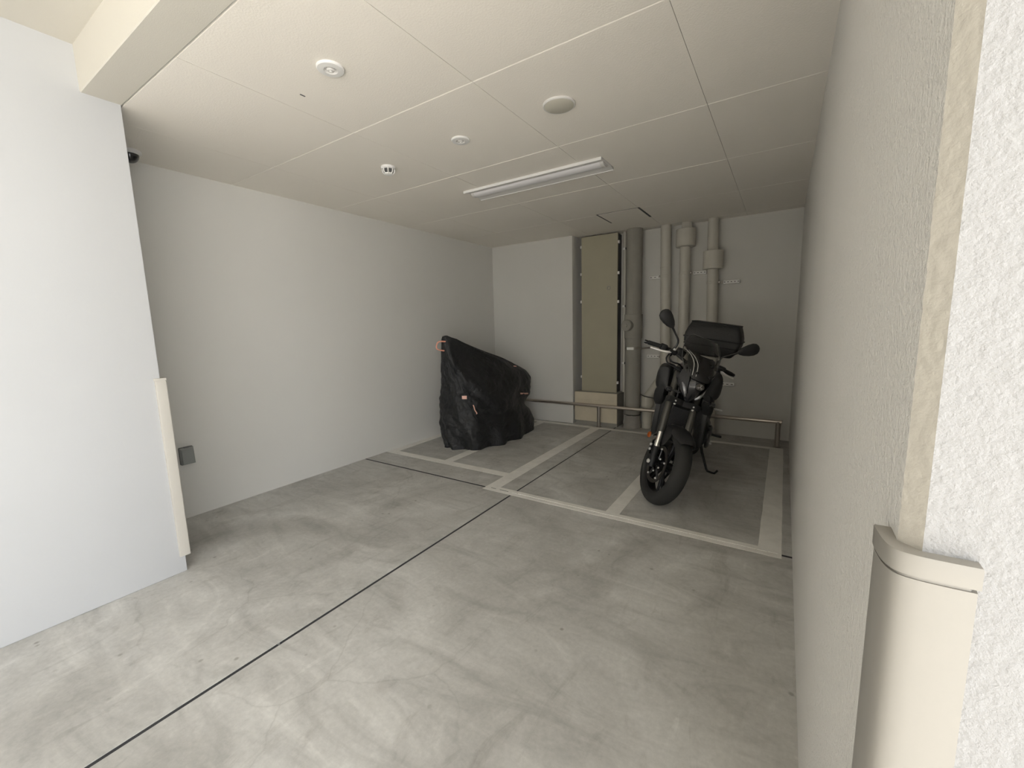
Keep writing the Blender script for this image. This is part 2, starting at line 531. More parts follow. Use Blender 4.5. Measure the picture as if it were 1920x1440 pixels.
# ------------------------------------------------------------------ ceiling of boards
ceil = struct(MB().box((XL - 0.05, YF + 0.006, H + 0.006), (XR + 0.05, YB2 + 0.1, H + 0.1)).build('ceiling', 'joint_grey', flat=True), 'white textured ceiling of square boards')
xs = [XL - 0.02, -3.160, -2.247, -1.334, -0.421, XR + 0.02]
ys = [YF + 0.008, 1.764, 2.683, 3.627, 4.552, 5.47, YB2 + 0.05]
gx = 0.0016
for i in range(len(xs) - 1):
    for j in range(len(ys) - 1):
        dz = random.uniform(0, 0.0006)
        y0, y1 = ys[j] + gx, ys[j + 1] - gx
        b0 = 0.0032 if j > 0 else 0.0004
        sec = [(y0, H + 0.014), (y0, H + dz + b0), (y0 + b0, H + dz), (y1 - 0.0032, H + dz), (y1, H + dz + 0.0032), (y1, H + 0.014)]
        MB().loft([[(x, a, b) for a, b in sec] for x in (xs[i] + 0.0012, xs[i + 1] - 0.0012)]).build('panel', 'ceiling_board', ceil, flat=True)
MB().box((-2.103, 1.345, H - 0.001), (-2.094, 1.372, H + 0.004), 0.001).build('slot', 'grille_dark', ceil)

# ------------------------------------------------------------------ ceiling fittings
def down(org, prof, seg=36):
    return MB().lathe(org, (0, 0, -1), prof, seg)
def sprinkler(x, y, r, label):
    t = thing('sprinkler_head', label, 'sprinkler', (x, y, H), 'flush sprinkler heads')
    o = (x, y, H)
    down(o, [(r, 0.0), (r, 0.006), (r * 0.93, 0.010), (r * 0.50, 0.012), (r * 0.46, 0.009), (r * 0.40, -0.002), (0, -0.002)]).build('escutcheon', 'white_enamel', t)
    down(o, [(r * 0.30, 0.0), (r * 0.30, 0.010), (r * 0.24, 0.014), (r * 0.1, 0.015), (0, 0.015)], 24).build('deflector', 'white_dim', t)
    down(o, [(r * 0.10, 0.012), (r * 0.10, 0.019), (0, 0.019)], 12).build('fusible_link', 'galvanised', t)
sprinkler(-1.785, 1.304, 0.060, 'white round flush sprinkler head nearest the beam on the ceiling')
sprinkler(-1.786, 2.216, 0.058, 'white round flush sprinkler head between the heat detector and the beige cover disc')
t = thing('heat_detector', 'small white heat detector with a ribbed cage on the ceiling', 'detector', (-2.50, 2.25, H))
o = (-2.50, 2.25, H)
down(o, [(0.052, 0), (0.052, 0.010), (0.046, 0.018), (0, 0.018)]).build('base', 'white_enamel', t)
down(o, [(0.034, 0.018), (0.034, 0.040), (0, 0.040)], 20).build('sensor', 'grille_dark', t)
for k in range(8):
    a = k * PI / 4
    c, s = math.cos(a), math.sin(a)
    MB().tube([(o[0] + c * .044, o[1] + s * .044, H - .016), (o[0] + c * .041, o[1] + s * .041, H - .038), (o[0] + c * .028, o[1] + s * .028, H - .05)], 0.004, 6, 3).build('rib', 'white_enamel', t)
down(o, [(0.030, 0.044), (0.030, 0.052), (0.02, 0.056), (0, 0.056)], 20).build('cap', 'white_enamel', t)
t = thing('blank_cover', 'beige round blank cover disc on the ceiling right of the sprinklers', 'cover', (-1.085, 2.200, H))
o = (-1.085, 2.200, H)
down(o, [(0.088, 0), (0.088, 0.007), (0.083, 0.011), (0.079, 0.010)], 40).build('rim', 'white_dim', t)
down(o, [(0.080, 0.0), (0.080, 0.010), (0.076, 0.012), (0, 0.013)], 40).build('disc', 'beige_cover', t)

# fluorescent batten
t = thing('ceiling_light', 'long white unlit batten light fixed across the ceiling', 'light', (-1.785, 3.14, H))
x0, x1, yc = -2.42, -1.158, 3.142
tray = MB()
sec = [(-0.128, 0.0), (-0.128, 0.016), (-0.124, 0.018), (-0.060, 0.003), (0.060, 0.003), (0.124, 0.018), (0.128, 0.016), (0.128, 0.0)]
tray.loft([[(x, yc + a, H - b) for a, b in sec] for x in (x0, x1)])
tray.build('housing', 'white_dim', t)
for s in (-1, 1):
    MB().box((x0, yc + s * 0.127 - 0.004, H - 0.022), (x1, yc + s * 0.127 + 0.004, H - 0.001), 0.0015).build('rim', 'white_enamel', t)
bar = MB()
arc = [(-0.045, 0.0)] + [(-0.045 * math.cos(k * PI / 10), 0.006 + 0.020 * math.sin(k * PI / 10)) for k in range(11)] + [(0.045, 0.0)]
bar.loft([[(x, yc + a, H - b) for a, b in arc] for x in (x0 + 0.045, x1 - 0.045)])
bar.build('diffuser', 'diffuser', t)
for xa, xb in ((x0 + 0.018, x0 + 0.046), (x1 - 0.046, x1 - 0.018)):
    MB().loft([[(x, yc + a * 1.02, H - b * 1.02) for a, b in arc] for x in (xa, xb)]).build('end_cap', 'white_dim', t)

# access hatch
t = thing('access_hatch', 'square ceiling hatch with dark gaps above the grey drain pipe', 'hatch', (-1.55, 4.75, H))
hx0, hx1, hy0, hy1 = -1.795, -1.322, 4.515, 4.990
MB().box((hx0 + 0.02, hy0 + 0.006, H - 0.004), (hx1 - 0.02, hy1 - 0.006, H + 0.01), 0.001).build('door', 'ceiling_board', t)
MB().box((hx0, hy0, H - 0.002), (hx0 + 0.02, hy1, H + 0.006)).build('frame_strip', 'grille_dark', t)
MB().box((hx1 - 0.02, hy0, H - 0.002), (hx1, hy1, H + 0.006)).build('frame_strip', 'grille_dark', t)
for yy in (hy0, hy1 - 0.006):
    MB().box((hx0, yy, H - 0.002), (hx1, yy + 0.006, H + 0.006)).build('frame_strip', 'slot_dark', t)

# dome camera tucked behind the front wall
dc = Vector((-3.585, 1.078, H))
t = thing('dome_camera', 'small dark dome camera on the ceiling behind the white front wall', 'camera', dc)
MB().lathe(dc, (0, 0, -1), [(0.062, 0), (0.062, 0.014), (0.052, 0.024), (0, 0.024)], 28).build('base', 'white_dim', t)
MB().lathe(dc, (0, 0, -1), [(0.048, 0.02)] + [(0.048 * math.cos(k * PI / 16), 0.028 + 0.048 * math.sin(k * PI / 16)) for k in range(9)], 28).build('dome', 'black_gloss', t)

# ------------------------------------------------------------------ corner guards
def guard(name, label, prof_out, prof_in, z0, z1, cap_out, cap_h, loc, mat='cream_plastic_dimmed'):
    t = thing(name, label, 'guard', loc)
    body = [(x, y) for x, y in prof_out] + [(x, y) for x, y in reversed(prof_in)]
    MB().prism(body, z0, z1 - cap_h - 0.0042).build('body', mat, t, 30)
    MB().prism([(lerp(x, prof_in[len(prof_in) // 2][0], 0.12), lerp(y, prof_in[len(prof_in) // 2][1], 0.12)) for x, y in prof_out] + [(x, y) for x, y in reversed(prof_in)], z1 - cap_h - 0.010, z1 - 0.004).build('neck', mat, t, 30)
    cb = [(x, y) for x, y in cap_out] + [(x, y) for x, y in reversed(prof_in)]
    mb = MB()
    mid = Vector((sum(p[0] for p in cb) / len(cb), sum(p[1] for p in cb) / len(cb)))
    n_out = len(cap_out)
    def ring(z, k):
        out = []
        for i, (x, y) in enumerate(cb):
            if i < n_out:
                px, py = lerp(x, prof_out[min(i, len(prof_out) - 1)][0], k) , lerp(y, prof_out[min(i, len(prof_out) - 1)][1], k)
            else:
                px, py = x, y
            out.append((px, py, z))
        return out
    mb.loft([ring(z1 - cap_h, 0.0), ring(z1 - 0.002, 0.0), ring(z1, 0.35)])
    mb.build('cap', mat, t, 30)
    return t
def smooth2(pts, n=4):
    q, _ = catmull([Vector((a, b, 0)) for a, b in pts], [0] * len(pts), n)
    return [(p.x, p.y) for p in q]
cap_pts = smooth2([(0.0965, 0.592), (0.0962, 0.578), (0.0980, 0.555), (0.1018, 0.5405), (0.1085, 0.5325), (0.1200, 0.5290), (0.1352, 0.5280), (0.1500, 0.5280), (0.1655, 0.5285)])
body_pts = smooth2([(0.0995, 0.590), (0.0990, 0.578), (0.1008, 0.557), (0.1045, 0.5432), (0.1105, 0.5357), (0.1210, 0.5325), (0.1352, 0.5315), (0.1495, 0.5315), (0.1625, 0.5320)])
wall_pts = [(0.1108, 0.592), (0.1108, 0.5588), (0.1266, 0.5428), (0.1655, 0.5428)]
body_pts = [(lerp(a[0], b[0], 0.55), lerp(a[1], b[1], 0.55)) for a, b in zip(cap_pts, body_pts)]
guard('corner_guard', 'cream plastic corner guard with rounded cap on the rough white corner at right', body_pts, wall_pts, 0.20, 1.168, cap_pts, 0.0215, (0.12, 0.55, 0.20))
lg_out = [(XF + 0.0005, 0.846), (XF + 0.010, 0.849), (XF + 0.0115, 0.853), (XF + 0.0115, 0.895), (XF + 0.009, 0.8985), (XF + 0.004, 0.900), (XF - 0.045, 0.900)]
lg_in = [(XF, 0.846), (XF, YF), (XF - 0.045, YF)]
lg_cap = [(XF + 0.0005, 0.842), (XF + 0.0125, 0.845), (XF + 0.0140, 0.850), (XF + 0.0140, 0.897), (XF + 0.011, 0.901), (XF + 0.004, 0.9035), (XF - 0.045, 0.9035)]
guard('corner_guard', 'slim cream plastic corner guard on the end of the white front wall', lg_out, lg_in, 0.10, 1.160, lg_cap, 0.014, (XF, YF, 0.10), 'cream_plastic_brightened')

# ------------------------------------------------------------------ outlet cover
t = thing('outlet_cover', 'dark grey weatherproof outlet box low on the left wall', 'outlet', (XL, 1.215, 0.42))
MB().box((XL, 1.172, 0.423), (XL + 0.022, 1.262, 0.556), 0.006, seg=2).build('back_box', 'grey_plastic_dark', t)
lid = MB()
lid.loft([[(XL + 0.018 + d, y, z) for y, z, d in ((1.174, 0.428, 0), (1.258, 0.428, 0), (1.258, 0.55, 0), (1.174, 0.55, 0))],
          [(XL + 0.018 + d, y, z) for y, z, d in ((1.172, 0.425, 0.02), (1.26, 0.425, 0.02), (1.26, 0.553, 0.012), (1.172, 0.553, 0.012))],
          [(XL + 0.018 + d, y, z) for y, z, d in ((1.180, 0.431, 0.034), (1.253, 0.431, 0.030), (1.253, 0.540, 0.024), (1.180, 0.540, 0.028))]])
lid.build('lid', 'grey_plastic', t)
MB().box((XL + 0.02, 1.20, 0.550), (XL + 0.034, 1.232, 0.560), 0.002).build('hinge', 'grey_plastic_dark', t)

# ------------------------------------------------------------------ service panel, cream box, pipes at the back
t = thing('service_panel', 'tall olive sheet metal panel standing in the recess of the back wall', 'panel', (-2.11, 5.5, 0.46))
px0, px1, pz0, pz1 = -2.372, -1.866, 0.462, 2.556
MB().box((px0, 5.45, pz0), (px1, 5.475, pz1), 0.003).build('face_sheet', 'khaki_panel', t)
MB().box((px0 + 0.012, 5.474, pz0), (px1 - 0.012, 5.64, pz1), 0.002).build('casing', 'grille_dark', t)
for z in (2.43, 2.07, 1.70, 0.66):
    MB().box((px0 - 0.020, 5.452, z - 0.018), (px0 + 0.004, 5.480, z + 0.018), 0.003).build('clip', 'galvanised', t)
for z in (2.44, 2.05, 1.68, 0.60):
    MB().box((px1 - 0.004, 5.452, z - 0.018), (px1 + 0.020, 5.480, z + 0.018), 0.003).build('clip', 'galvanised', t)
MB().lathe((-1.984, 5.452, 1.862), (0, -1, 0), [(0.026, 0), (0.026, 0.006), (0.016, 0.007), (0.015, 0.002), (0, 0.002)], 20).build('lock_ring', 'cream_side', t)

t = thing('base_box', 'low cream painted box under the olive service panel', 'box', (-2.13, 5.5, 0.0))
bx0, bx1 = -2.437, -1.826
MB().box((bx0, 5.352, 0.055), (bx1, 5.372, 0.36), 0.002).build('lower_sheet', 'cream_paint', t)
MB().box((bx0, 5.350, 0.3605), (bx1, 5.372, 0.462), 0.002).build('upper_sheet', 'cream_paint', t)
MB().box((bx0 + 0.001, 5.371, 0.055), (bx1 + 0.001, 5.64, 0.4625), 0.002).build('casing', 'cream_side', t)
MB().box((bx0 + 0.01, 5.375, 0.0), (bx1 - 0.005, 5.64, 0.055)).build('plinth', 'mortar_pipe', t)

t = thing('conduit', 'thin pale conduit running up beside the olive panel', 'pipe', (-1.815, 5.59, 0.45))
MB().tube([(-1.812, 5.585, 0.46), (-1.818, 5.585, H)], 0.0225, 16).build('pipe', 'pvc', t)
for z in (2.36, 1.62, 0.86):
    MB().lathe((-1.815, 5.585, z), (0, 0, 1), [(0.027, -0.014), (0.029, -0.012), (0.029, 0.012), (0.027, 0.014)], 18).build('saddle', 'galvanised', t)
    MB().box((-1.800, 5.545, z - 0.013), (-1.776, 5.572, z + 0.013), 0.002).build('saddle_bolt', 'slot_dark', t)

drain = t = thing('drain_pipe', 'thick rough grey drain pipe with an inspection plug on the back wall', 'pipe', (-1.663, 5.5, 0))
pc = Vector((-1.663, 5.50, 0))
MB().tube([pc + Vector((0.0, 0, 0.2)), pc + Vector((0, 0, H))], 0.100, 36).build('pipe', 'mortar_pipe', t)
MB().lathe(pc, (0, 0, 1), [(0.100, 1.195), (0.113, 1.197), (0.113, 1.505), (0.100, 1.507)], 36).build('inspection_sleeve', 'mortar_pipe', t)
pd = Vector((-0.30, -0.95, 0)).normalized()
MB().lathe(pc + Vector((-0.01, 0, 1.365)) + pd * 0.085, pd, [(0.074, 0), (0.074, 0.055), (0.067, 0.062), (0.02, 0.063), (0.017, 0.072), (0, 0.072)], 28).build('inspection_plug', 'mortar_pipe', t)
MB().lathe(pc, (0, 0, 1), [(0.10, 0.255), (0.107, 0.25), (0.107, 0.19), (0.10, 0.185)], 36).build('collar', 'mortar_pipe', t)
MB().lathe(pc, (0, 0, 1), [(0.103, 0.185), (0.106, 0.18), (0.106, 0.175), (0.103, 0.17)], 36).build('band', 'slot_dark', t)
ped = MB()
rings = []
for z, rr in ((0.0, 0.116), (0.03, 0.114), (0.07, 0.110), (0.12, 0.104), (0.18, 0.102)):
    rings.append([pc + Vector((rr * (1 + 0.07 * noise.noise((math.cos(a) * 2, math.sin(a) * 2, z * 12))) * math.cos(a), rr * (1 + 0.07 * noise.noise((math.cos(a) * 2, math.sin(a) * 2, z * 12))) * math.sin(a), z)) for a in [k * 2 * PI / 32 for k in range(32)]])
ped.loft(rings).build('mortar_base', 'mortar', t)

def slotted_channel(mbs, x0, x1, y, z, n):
    """a C channel seen from the front, returned as (channel builder, list of slot builders)"""
    ch = MB().box((x0, y, z - 0.0205), (x1, y + 0.030, z + 0.0205), 0.004)
    sl = []
    L = (x1 - x0)
    for k in range(n):
        c = x0 + L * (k + 0.5) / n
        sl.append(MB().box((c - L / n * 0.26, y - 0.0012, z - 0.0045), (c + L / n * 0.26, y + 0.004, z + 0.0045), 0.002))
    return ch, sl
def bracket(label, pipe, x0, x1, z, px, pr, py, n=4, y=5.605):
    t = thing('pipe_bracket', label, 'bracket', ((x0 + x1) / 2, y, z), 'slotted pipe brackets on the back wall')
    ch, sl = slotted_channel(None, x0, x1, y, z, n)
    c = ch.build('channel', 'galvanised', t)
    for s in sl:
        s.build('slot', 'slot_dark', c)
    MB().lathe((px, py, z), (0, 0, 1), [(pr + 0.0005, -0.013), (pr + 0.004, -0.011), (pr + 0.004, 0.011), (pr + 0.0005, 0.013)], 32, closed=True).build('clamp', 'pvc', pipe)
    near = x0 if px < (x0 + x1) / 2 else x1
    d = 1 if near > px else -1
    far = px + d * (pr + 0.022)
    if abs(near - px) > pr + 0.024:
        MB().box((min(near, far), y - 0.006, z - 0.012), (max(near, far), y + 0.012, z + 0.012), 0.003).build('arm', 'steel_post', t)
    MB().box((px + d * (pr + 0.004) - 0.012, py - 0.012, z - 0.012), (px + d * (pr + 0.004) + 0.016, py + 0.012, z + 0.014), 0.003).build('clamp_ear', 'steel_post', pipe)
    return t

# p1: straight drop, offset bend low down
waste = t = thing('waste_pipe', 'pale plastic pipe that bends aside low down, next to the grey drain pipe', 'pipe', (-1.29, 5.55, 0))
MB().tube([(-1.292, 5.55, H), (-1.270, 5.55, 1.20), (-1.260, 5.55, 0.78)], 0.062, 28).build('upper_run', 'pvc', t)
MB().lathe((-1.287, 5.55, 2.07), (0, 0, 1), [(0.0622, -0.004), (0.064, -0.002), (0.064, 0.002), (0.0622, 0.004)], 28).build('joint_ring', 'pvc', t)
MB().tube([(-1.260, 5.55, 0.80), (-1.262, 5.55, 0.76), (-1.285, 5.55, 0.70), (-1.43, 5.55, 0.475), (-1.468, 5.55, 0.42), (-1.478, 5.55, 0.36)], 0.064, 28, 5).build('offset_bend', 'pvc', t)
MB().lathe((-1.480, 5.55, 0), (0, 0, 1), [(0.062, 0.27), (0.076, 0.29), (0.080, 0.31), (0.080, 0.41), (0.074, 0.43), (0.064, 0.435)], 28).build('socket', 'pvc', t)
MB().tube([(-1.482, 5.55, 0.0), (-1.480, 5.55, 0.30)], 0.062, 28).build('lower_run', 'pvc', t)
MB().tube([(-1.55 + 0.0, 5.49, 0.455), (-1.50, 5.475, 0.44), (-1.42, 5.475, 0.425), (-1.33, 5.49, 0.415), (-1.28, 5.53, 0.41)], 0.006, 8, 4).build('wire_tie', 'slot_dark', t)

vent = t = thing('vent_pipe', 'pale plastic pipe with its thick coupling just under the ceiling', 'pipe', (-1.055, 5.55, 0))
MB().tube([(-1.058, 5.55, 0.0), (-1.060, 5.55, 2.32)], 0.0605, 28).build('lower_run', 'pvc', t)
MB().tube([(-1.050, 5.55, 2.40), (-1.050, 5.55, H)], 0.058, 28).build('upper_run', 'pvc', t)
MB().lathe((-1.058, 5.55, 0), (0, 0, 1), [(0.060, 2.290), (0.108, 2.292), (0.112, 2.296), (0.112, 2.494), (0.108, 2.498), (0.058, 2.50)], 36).build('coupling', 'pvc', t)

supply = t = thing('supply_pipe', 'pale plastic pipe with its coupling set lower, above the tail bag', 'pipe', (-0.75, 5.55, 0))
MB().tube([(-0.722, 5.55, 0.0), (-0.738, 5.55, 1.47), (-0.748, 5.55, 2.05)], 0.0605, 28).build('lower_run', 'pvc', t)
MB().tube([(-0.758, 5.55, 2.1), (-0.760, 5.55, H)], 0.058, 28).build('upper_run', 'pvc', t)
MB().lathe((-0.748, 5.55, 0), (0, 0, 1), [(0.060, 1.998), (0.106, 2.0), (0.110, 2.004), (0.110, 2.206), (0.106, 2.21), (0.058, 2.212)], 36).build('coupling', 'pvc', t)
MB().lathe((-0.722, 5.55, 0), (0, 0, 1), [(0.075, 0.0), (0.075, 0.06), (0.062, 0.07)], 28).build('socket', 'pvc', t)

bracket('slotted steel bracket high up, left of the bending pipe', waste, -1.502, -1.350, 1.966, -1.285, 0.062, 5.55, 3)
bracket('slotted steel bracket between the two pipes with thick couplings', vent, -0.975, -0.825, 1.980, -1.060, 0.0605, 5.55, 4)
bracket('slotted steel bracket right of the lower pipe coupling', supply, -0.640, -0.462, 1.845, -0.745, 0.0605, 5.55, 5)
bracket('slotted steel bracket beside the handlebar, on the bending pipe', waste, -1.512, -1.350, 0.955, -1.265, 0.062, 5.55, 4)
bracket('dim steel bracket low on the wall right of the motorbike', supply, -0.62, -0.472, 0.632, -0.728, 0.0605, 5.55, 3)

t = drain
MB().lathe((pc.x, pc.y, 1.070), (0, 0, 1), [(0.1005, -0.016), (0.104, -0.014), (0.104, 0.014), (0.1005, 0.016)], 36, closed=True).build('band', 'steel_post', t)
MB().box((-1.715, 5.385, 1.048), (-1.625, 5.400, 1.084), 0.004).build('band_plate', 'galvanised', t)
MB().tube([(-1.57, 5.50, 1.062), (-1.50, 5.53, 1.066), (-1.42, 5.60, 1.072)], 0.010, 8, 3).build('band_arm', 'steel_post', t)

# ------------------------------------------------------------------ wheel stop rail
RY = 5.305
t = thing('stop_rail', 'low horizontal steel tube rail on posts along the back wall', 'rail', (-1.6, RY, 0))
MB().tube([(-3.60, RY, 0.292), (0.030, RY, 0.285)], 0.0215, 20).build('tube', 'steel', t)
for x in (0.030,):
    MB().lathe((x, RY, 0.285), (1, 0, 0), [(0.0215, 0), (0.020, 0.004), (0, 0.006)], 20).build('end_cap', 'steel_post', t)
for x in (-3.45, -2.062, -1.02, -0.002):
    MB().tube([(x, RY, 0.0), (x, RY, 0.290)], 0.024, 20).build('post', 'steel_post', t)
    MB().lathe((x, RY, 0), (0, 0, 1), [(0.038, 0), (0.038, 0.006), (0.026, 0.010)], 20).build('flange', 'steel_post', t)

# ------------------------------------------------------------------ parked motorbike (local frame: x = rider's left, y = back, z = up)
BX, BY, LEAN, STEER, RAKE = -0.795, 3.235, math.radians(9.5), math.radians(36), math.radians(24.5)
s_ax = Vector((0, math.sin(RAKE), math.cos(RAKE)))
s_p0 = Vector((0, -0.095, 0))
M_st = Matrix.Rotation(STEER, 3, s_ax)
M_ln = Matrix.Rotation(LEAN, 3, (0, 1, 0))
def B(p):
    return M_ln @ Vector(p) + Vector((BX, BY, 0))
def F(p):
    return B(M_st @ (Vector(p) - s_p0) + s_p0)

bike = thing('motorcycle', 'black naked motorcycle on its side stand with bars turned and smoked fly screen', 'motorcycle', (BX, BY, 0))
def fb(): return MB(F)
def bb(): return MB(B)
AX = Vector((0, 0, 0.30))

def tyre_prof(R, w, ri):
    # closed loop of (r, offset) round the tyre section
    out = []
    hw = w / 2
    for k in range(13):
        a = -PI / 2 + PI * k / 12
        out.append((R - (1 - math.cos(a)) * hw * 0.80, math.sin(a) * hw))
    out += [(lerp(R - hw * 0.8, ri, 0.5), hw * 1.0), (ri + 0.006, hw * 0.84), (ri, hw * 0.72), (ri, -hw * 0.72), (ri + 0.006, -hw * 0.84), (lerp(R - hw * 0.8, ri, 0.5), -hw * 1.0)]
    return out
def wheel(tf, c, R, w, parent, name, ri=0.216):
    tyre = MB(tf).lathe(c, (1, 0, 0), tyre_prof(R, w, ri), 64, closed=True).build(name, 'tyre_rubber', parent, 40)
    rw_ = w * 0.36
    MB(tf).lathe(c, (1, 0, 0), [(ri + 0.004, -rw_ - .004), (ri + 0.006, -rw_), (ri - 0.012, -rw_ + .012), (ri - 0.020, 0), (ri - 0.012, rw_ - .012), (ri + 0.006, rw_), (ri + 0.004, rw_ + .004), (ri + 0.002, 0)], 48, closed=True).build('rim', 'dark_metal', tyre, 40)
    MB(tf).lathe(c, (1, 0, 0), [(0.022, -w * .45), (0.040, -w * .42), (0.040, w * .42), (0.022, w * .45)], 24).build('hub', 'dark_metal', tyre)
    for k in range(5):
        a = k * 2 * PI / 5 + 0.35
        for d in (-0.16, 0.16):
            p0 = c + Vector((0, math.cos(a + d * .3) * 0.035, math.sin(a + d * .3) * 0.035))
            p1 = c + Vector((0, math.cos(a + d) * (ri - 0.012), math.sin(a + d) * (ri - 0.012)))
            MB(tf).tube([p0, p1], [0.014, 0.010], 8).build('spoke', 'dark_metal', tyre)
    return tyre
def brake_disc(tf, c, x, r0, r1, parent, bolts=10):
    d = MB(tf).lathe(c + Vector((x, 0, 0)), (1, 0, 0), [(r0, -.0025), (r1, -.0025), (r1, .0025), (r0, .0025)], 48, closed=True).build('brake_disc', 'disc_steel', parent)
    s = 1 if x > 0 else -1
    for k in range(5):
        a = k * 2 * PI / 5
        MB(tf).tube([c + Vector((x, math.cos(a) * .04, math.sin(a) * .04)), c + Vector((x, math.cos(a) * (r0 + .004), math.sin(a) * (r0 + .004)))], [0.011, 0.008], 8).build('carrier_arm', 'black_gloss', d)
    for k in range(bolts):
        a = k * 2 * PI / bolts + 0.1
        rr = (r0 + 0.002) if k % 2 == 0 else 0.058
        MB(tf).lathe(c + Vector((x + s * .003, math.cos(a) * rr, math.sin(a) * rr)), (s, 0, 0), [(.0078, 0), (.0078, .007), (.005, .009), (0, .009)], 8).build('rivet', 'bolt_metal', d)
    return d

ft = wheel(F, AX, 0.300, 0.122, bike, 'front_tyre')
brake_disc(F, AX, -0.064, 0.118, 0.149, ft)
brake_disc(F, AX, 0.064, 0.118, 0.149, ft)
fd = Vector((0, math.sin(RAKE), math.cos(RAKE)))
for s in (-1, 1):
    base = Vector((s * 0.106, 0.004, 0.30))
    leg = fb().tube([base - fd * 0.035, base, base + fd * 0.06, base + fd * 0.125], [0.024, 0.030, 0.026, 0.025], 16).build('fork_leg', 'dark_metal', bike)
    fb().tube([base + fd * 0.12, base + fd * 0.31], 0.0215, 20).build('stanchion', 'chrome', leg)
    fb().tube([base + fd * 0.245, base + fd * 0.265, base + fd * 0.52, base + fd * 0.78], [0.0285, 0.0300, 0.0275, 0.0265], 20).build('outer_tube', 'fork_tube', leg)
    fb().lathe(base, (s, 0, 0), [(0.016, 0.02), (0.016, 0.036), (0.010, 0.040), (0, 0.040)], 12).build('axle_nut', 'bolt_metal', leg)
    # caliper behind the leg
    cal = fb().box((s * 0.070, 0.055, 0.335), (s * 0.070 + s * 0.048, 0.118, 0.450), 0.012, rot=Matrix.Rotation(-RAKE, 3, 'X'), seg=2).build('caliper', 'black_gloss', bike)
    for (yy, zz) in ((0.112, 0.360), (0.128, 0.395), (0.075, 0.445)):
        fb().lathe((s * 0.112, yy, zz), (s, 0, 0), [(0.011, 0), (0.011, 0.012), (0.007, 0.015), (0, 0.015)], 10).build('caliper_bolt', 'bolt_metal', cal)
    # amber reflector on a stay outside the leg
    rc = Vector((s * 0.172, 0.112, 0.470))
    rf = fb().lathe(rc, (s, 0, 0), [(0.024, 0), (0.024, 0.007), (0.020, 0.011), (0, 0.012)], 18, ).build('reflector', 'amber', bike)
    fb().tube([rc, Vector((s * 0.140, 0.095, 0.50)), base + fd * 0.27], 0.006, 6).build('stay', 'black_plastic', rf)
    # two pinch bolts at the lower clamp
    for k in (0, 1):
        p = base + fd * (0.50 + k * 0.026) + Vector((-s * 0.028, -0.030, 0))
        fb().lathe(p, (0, -1, 0.2), [(0.0075, 0), (0.0075, 0.012), (0.005, 0.014), (0, 0.014)], 10).build('pinch_bolt', 'bolt_metal', bike)
fb().lathe(AX, (1, 0, 0), [(0.011, -0.12), (0.011, 0.12)], 12).build('axle', 'dark_metal', ft)
def clampbox(t, h, wx, name, dep=0.05):
    c = Vector((0, 0.004, 0.30)) + fd * t
    rings = []
    for q in (-h, h):
        o_ = c + fd * q
        rings.append([o_ + Vector((x, y, -y * math.tan(RAKE) * 1.0)) for x, y in ((-wx, -.030), (-wx * .6, -.036), (0, -.012), (wx * .6, -.036), (wx, -.030), (wx + .008, 0), (wx, .030), (wx * .5, .06), (0, .07), (-wx * .5, .06), (-wx, .030), (-wx - .008, 0))])
    return fb().loft(rings).build(name, 'black_plastic', bike)
clampbox(0.515, 0.024, 0.132, 'lower_clamp')
clampbox(0.765, 0.014, 0.130, 'upper_clamp')

# front mudguard: a U section swept round the tyre
mg = fb()
rings = []
for k in range(17):
    a = math.radians(58 + k * (158 - 58) / 16)      # from the front (low angle) over the top to the back
    cy, cz = -math.cos(a), math.sin(a)
    taper = min(1.0, 0.45 + 1.6 * min(k, 16 - k) / 8)
    hw = 0.083 * min(1.0, 0.70 + 0.9 * min(k, 16 - k) / 8)
    drop = 0.070 * taper
    sec = []
    for j in range(9):
        u = -1 + 2 * j / 8
        x = hw * math.sin(u * PI / 2) * 1.0
        d = drop * (1 - math.cos(u * PI / 2)) * 0.9
        sec.append((x, 0.336 - d))
    ring = [AX + Vector((x, cy * rr, cz * rr)) for x, rr in sec] + [AX + Vector((x * 0.95, cy * (rr - .004), cz * (rr - .004))) for x, rr in reversed(sec)]
    rings.append(ring)
mg.loft(rings)
mgo = mg.build('front_mudguard', 'black_plastic', bike, 50)
for s in (-1, 1):
    pl = fb()
    th = 0.003
    xx = s * 0.079
    quad = [(0.02, 0.60), (0.10, 0.585), (0.085, 0.47), (0.045, 0.435), (0.005, 0.47), (-0.03, 0.56)]
    pl.loft([[(xx - th, y, z) for y, z in quad], [(xx + th, y, z) for y, z in quad]])
    pl.build('side_stay', 'black_plastic', mgo)

NOSE = Vector((0, 0.085, 0.032))
def FN(p):
    return F(Vector(p) + NOSE)
def nb(): return MB(FN)
# nose cowl: pointed shield with slanted lamps
def shield(rows, inset=0.0, n=9):
    """rows: (z, half width, y at centre, sweep back of the edges)"""
    out = []
    for z, w, y, sw in rows:
        r = []
        for j in range(n):
            u = -1 + 2 * j / (n - 1)
            r.append(Vector((u * w, y + sw * abs(u) ** 1.7 + inset, z)))
        out.append(r)
    return out
def shell(rows, th, tf=FN):
    a = shield(rows); b = [[p + Vector((0, th, 0)) for p in r] for r in a]
    mb = MB(tf)
    mb.loft([ra + list(reversed(rb)) for ra, rb in zip(a, b)])
    return mb
nose_rows = [(0.775, 0.012, 0.075, 0.01), (0.80, 0.040, 0.058, 0.03), (0.84, 0.078, 0.040, 0.06), (0.88, 0.108, 0.026, 0.09), (0.92, 0.125, 0.022, 0.11), (0.955, 0.126, 0.030, 0.12), (0.985, 0.112, 0.048, 0.11)]
nose = shell(nose_rows, 0.13).build('nose_cowl', 'black_gloss', bike, 40)
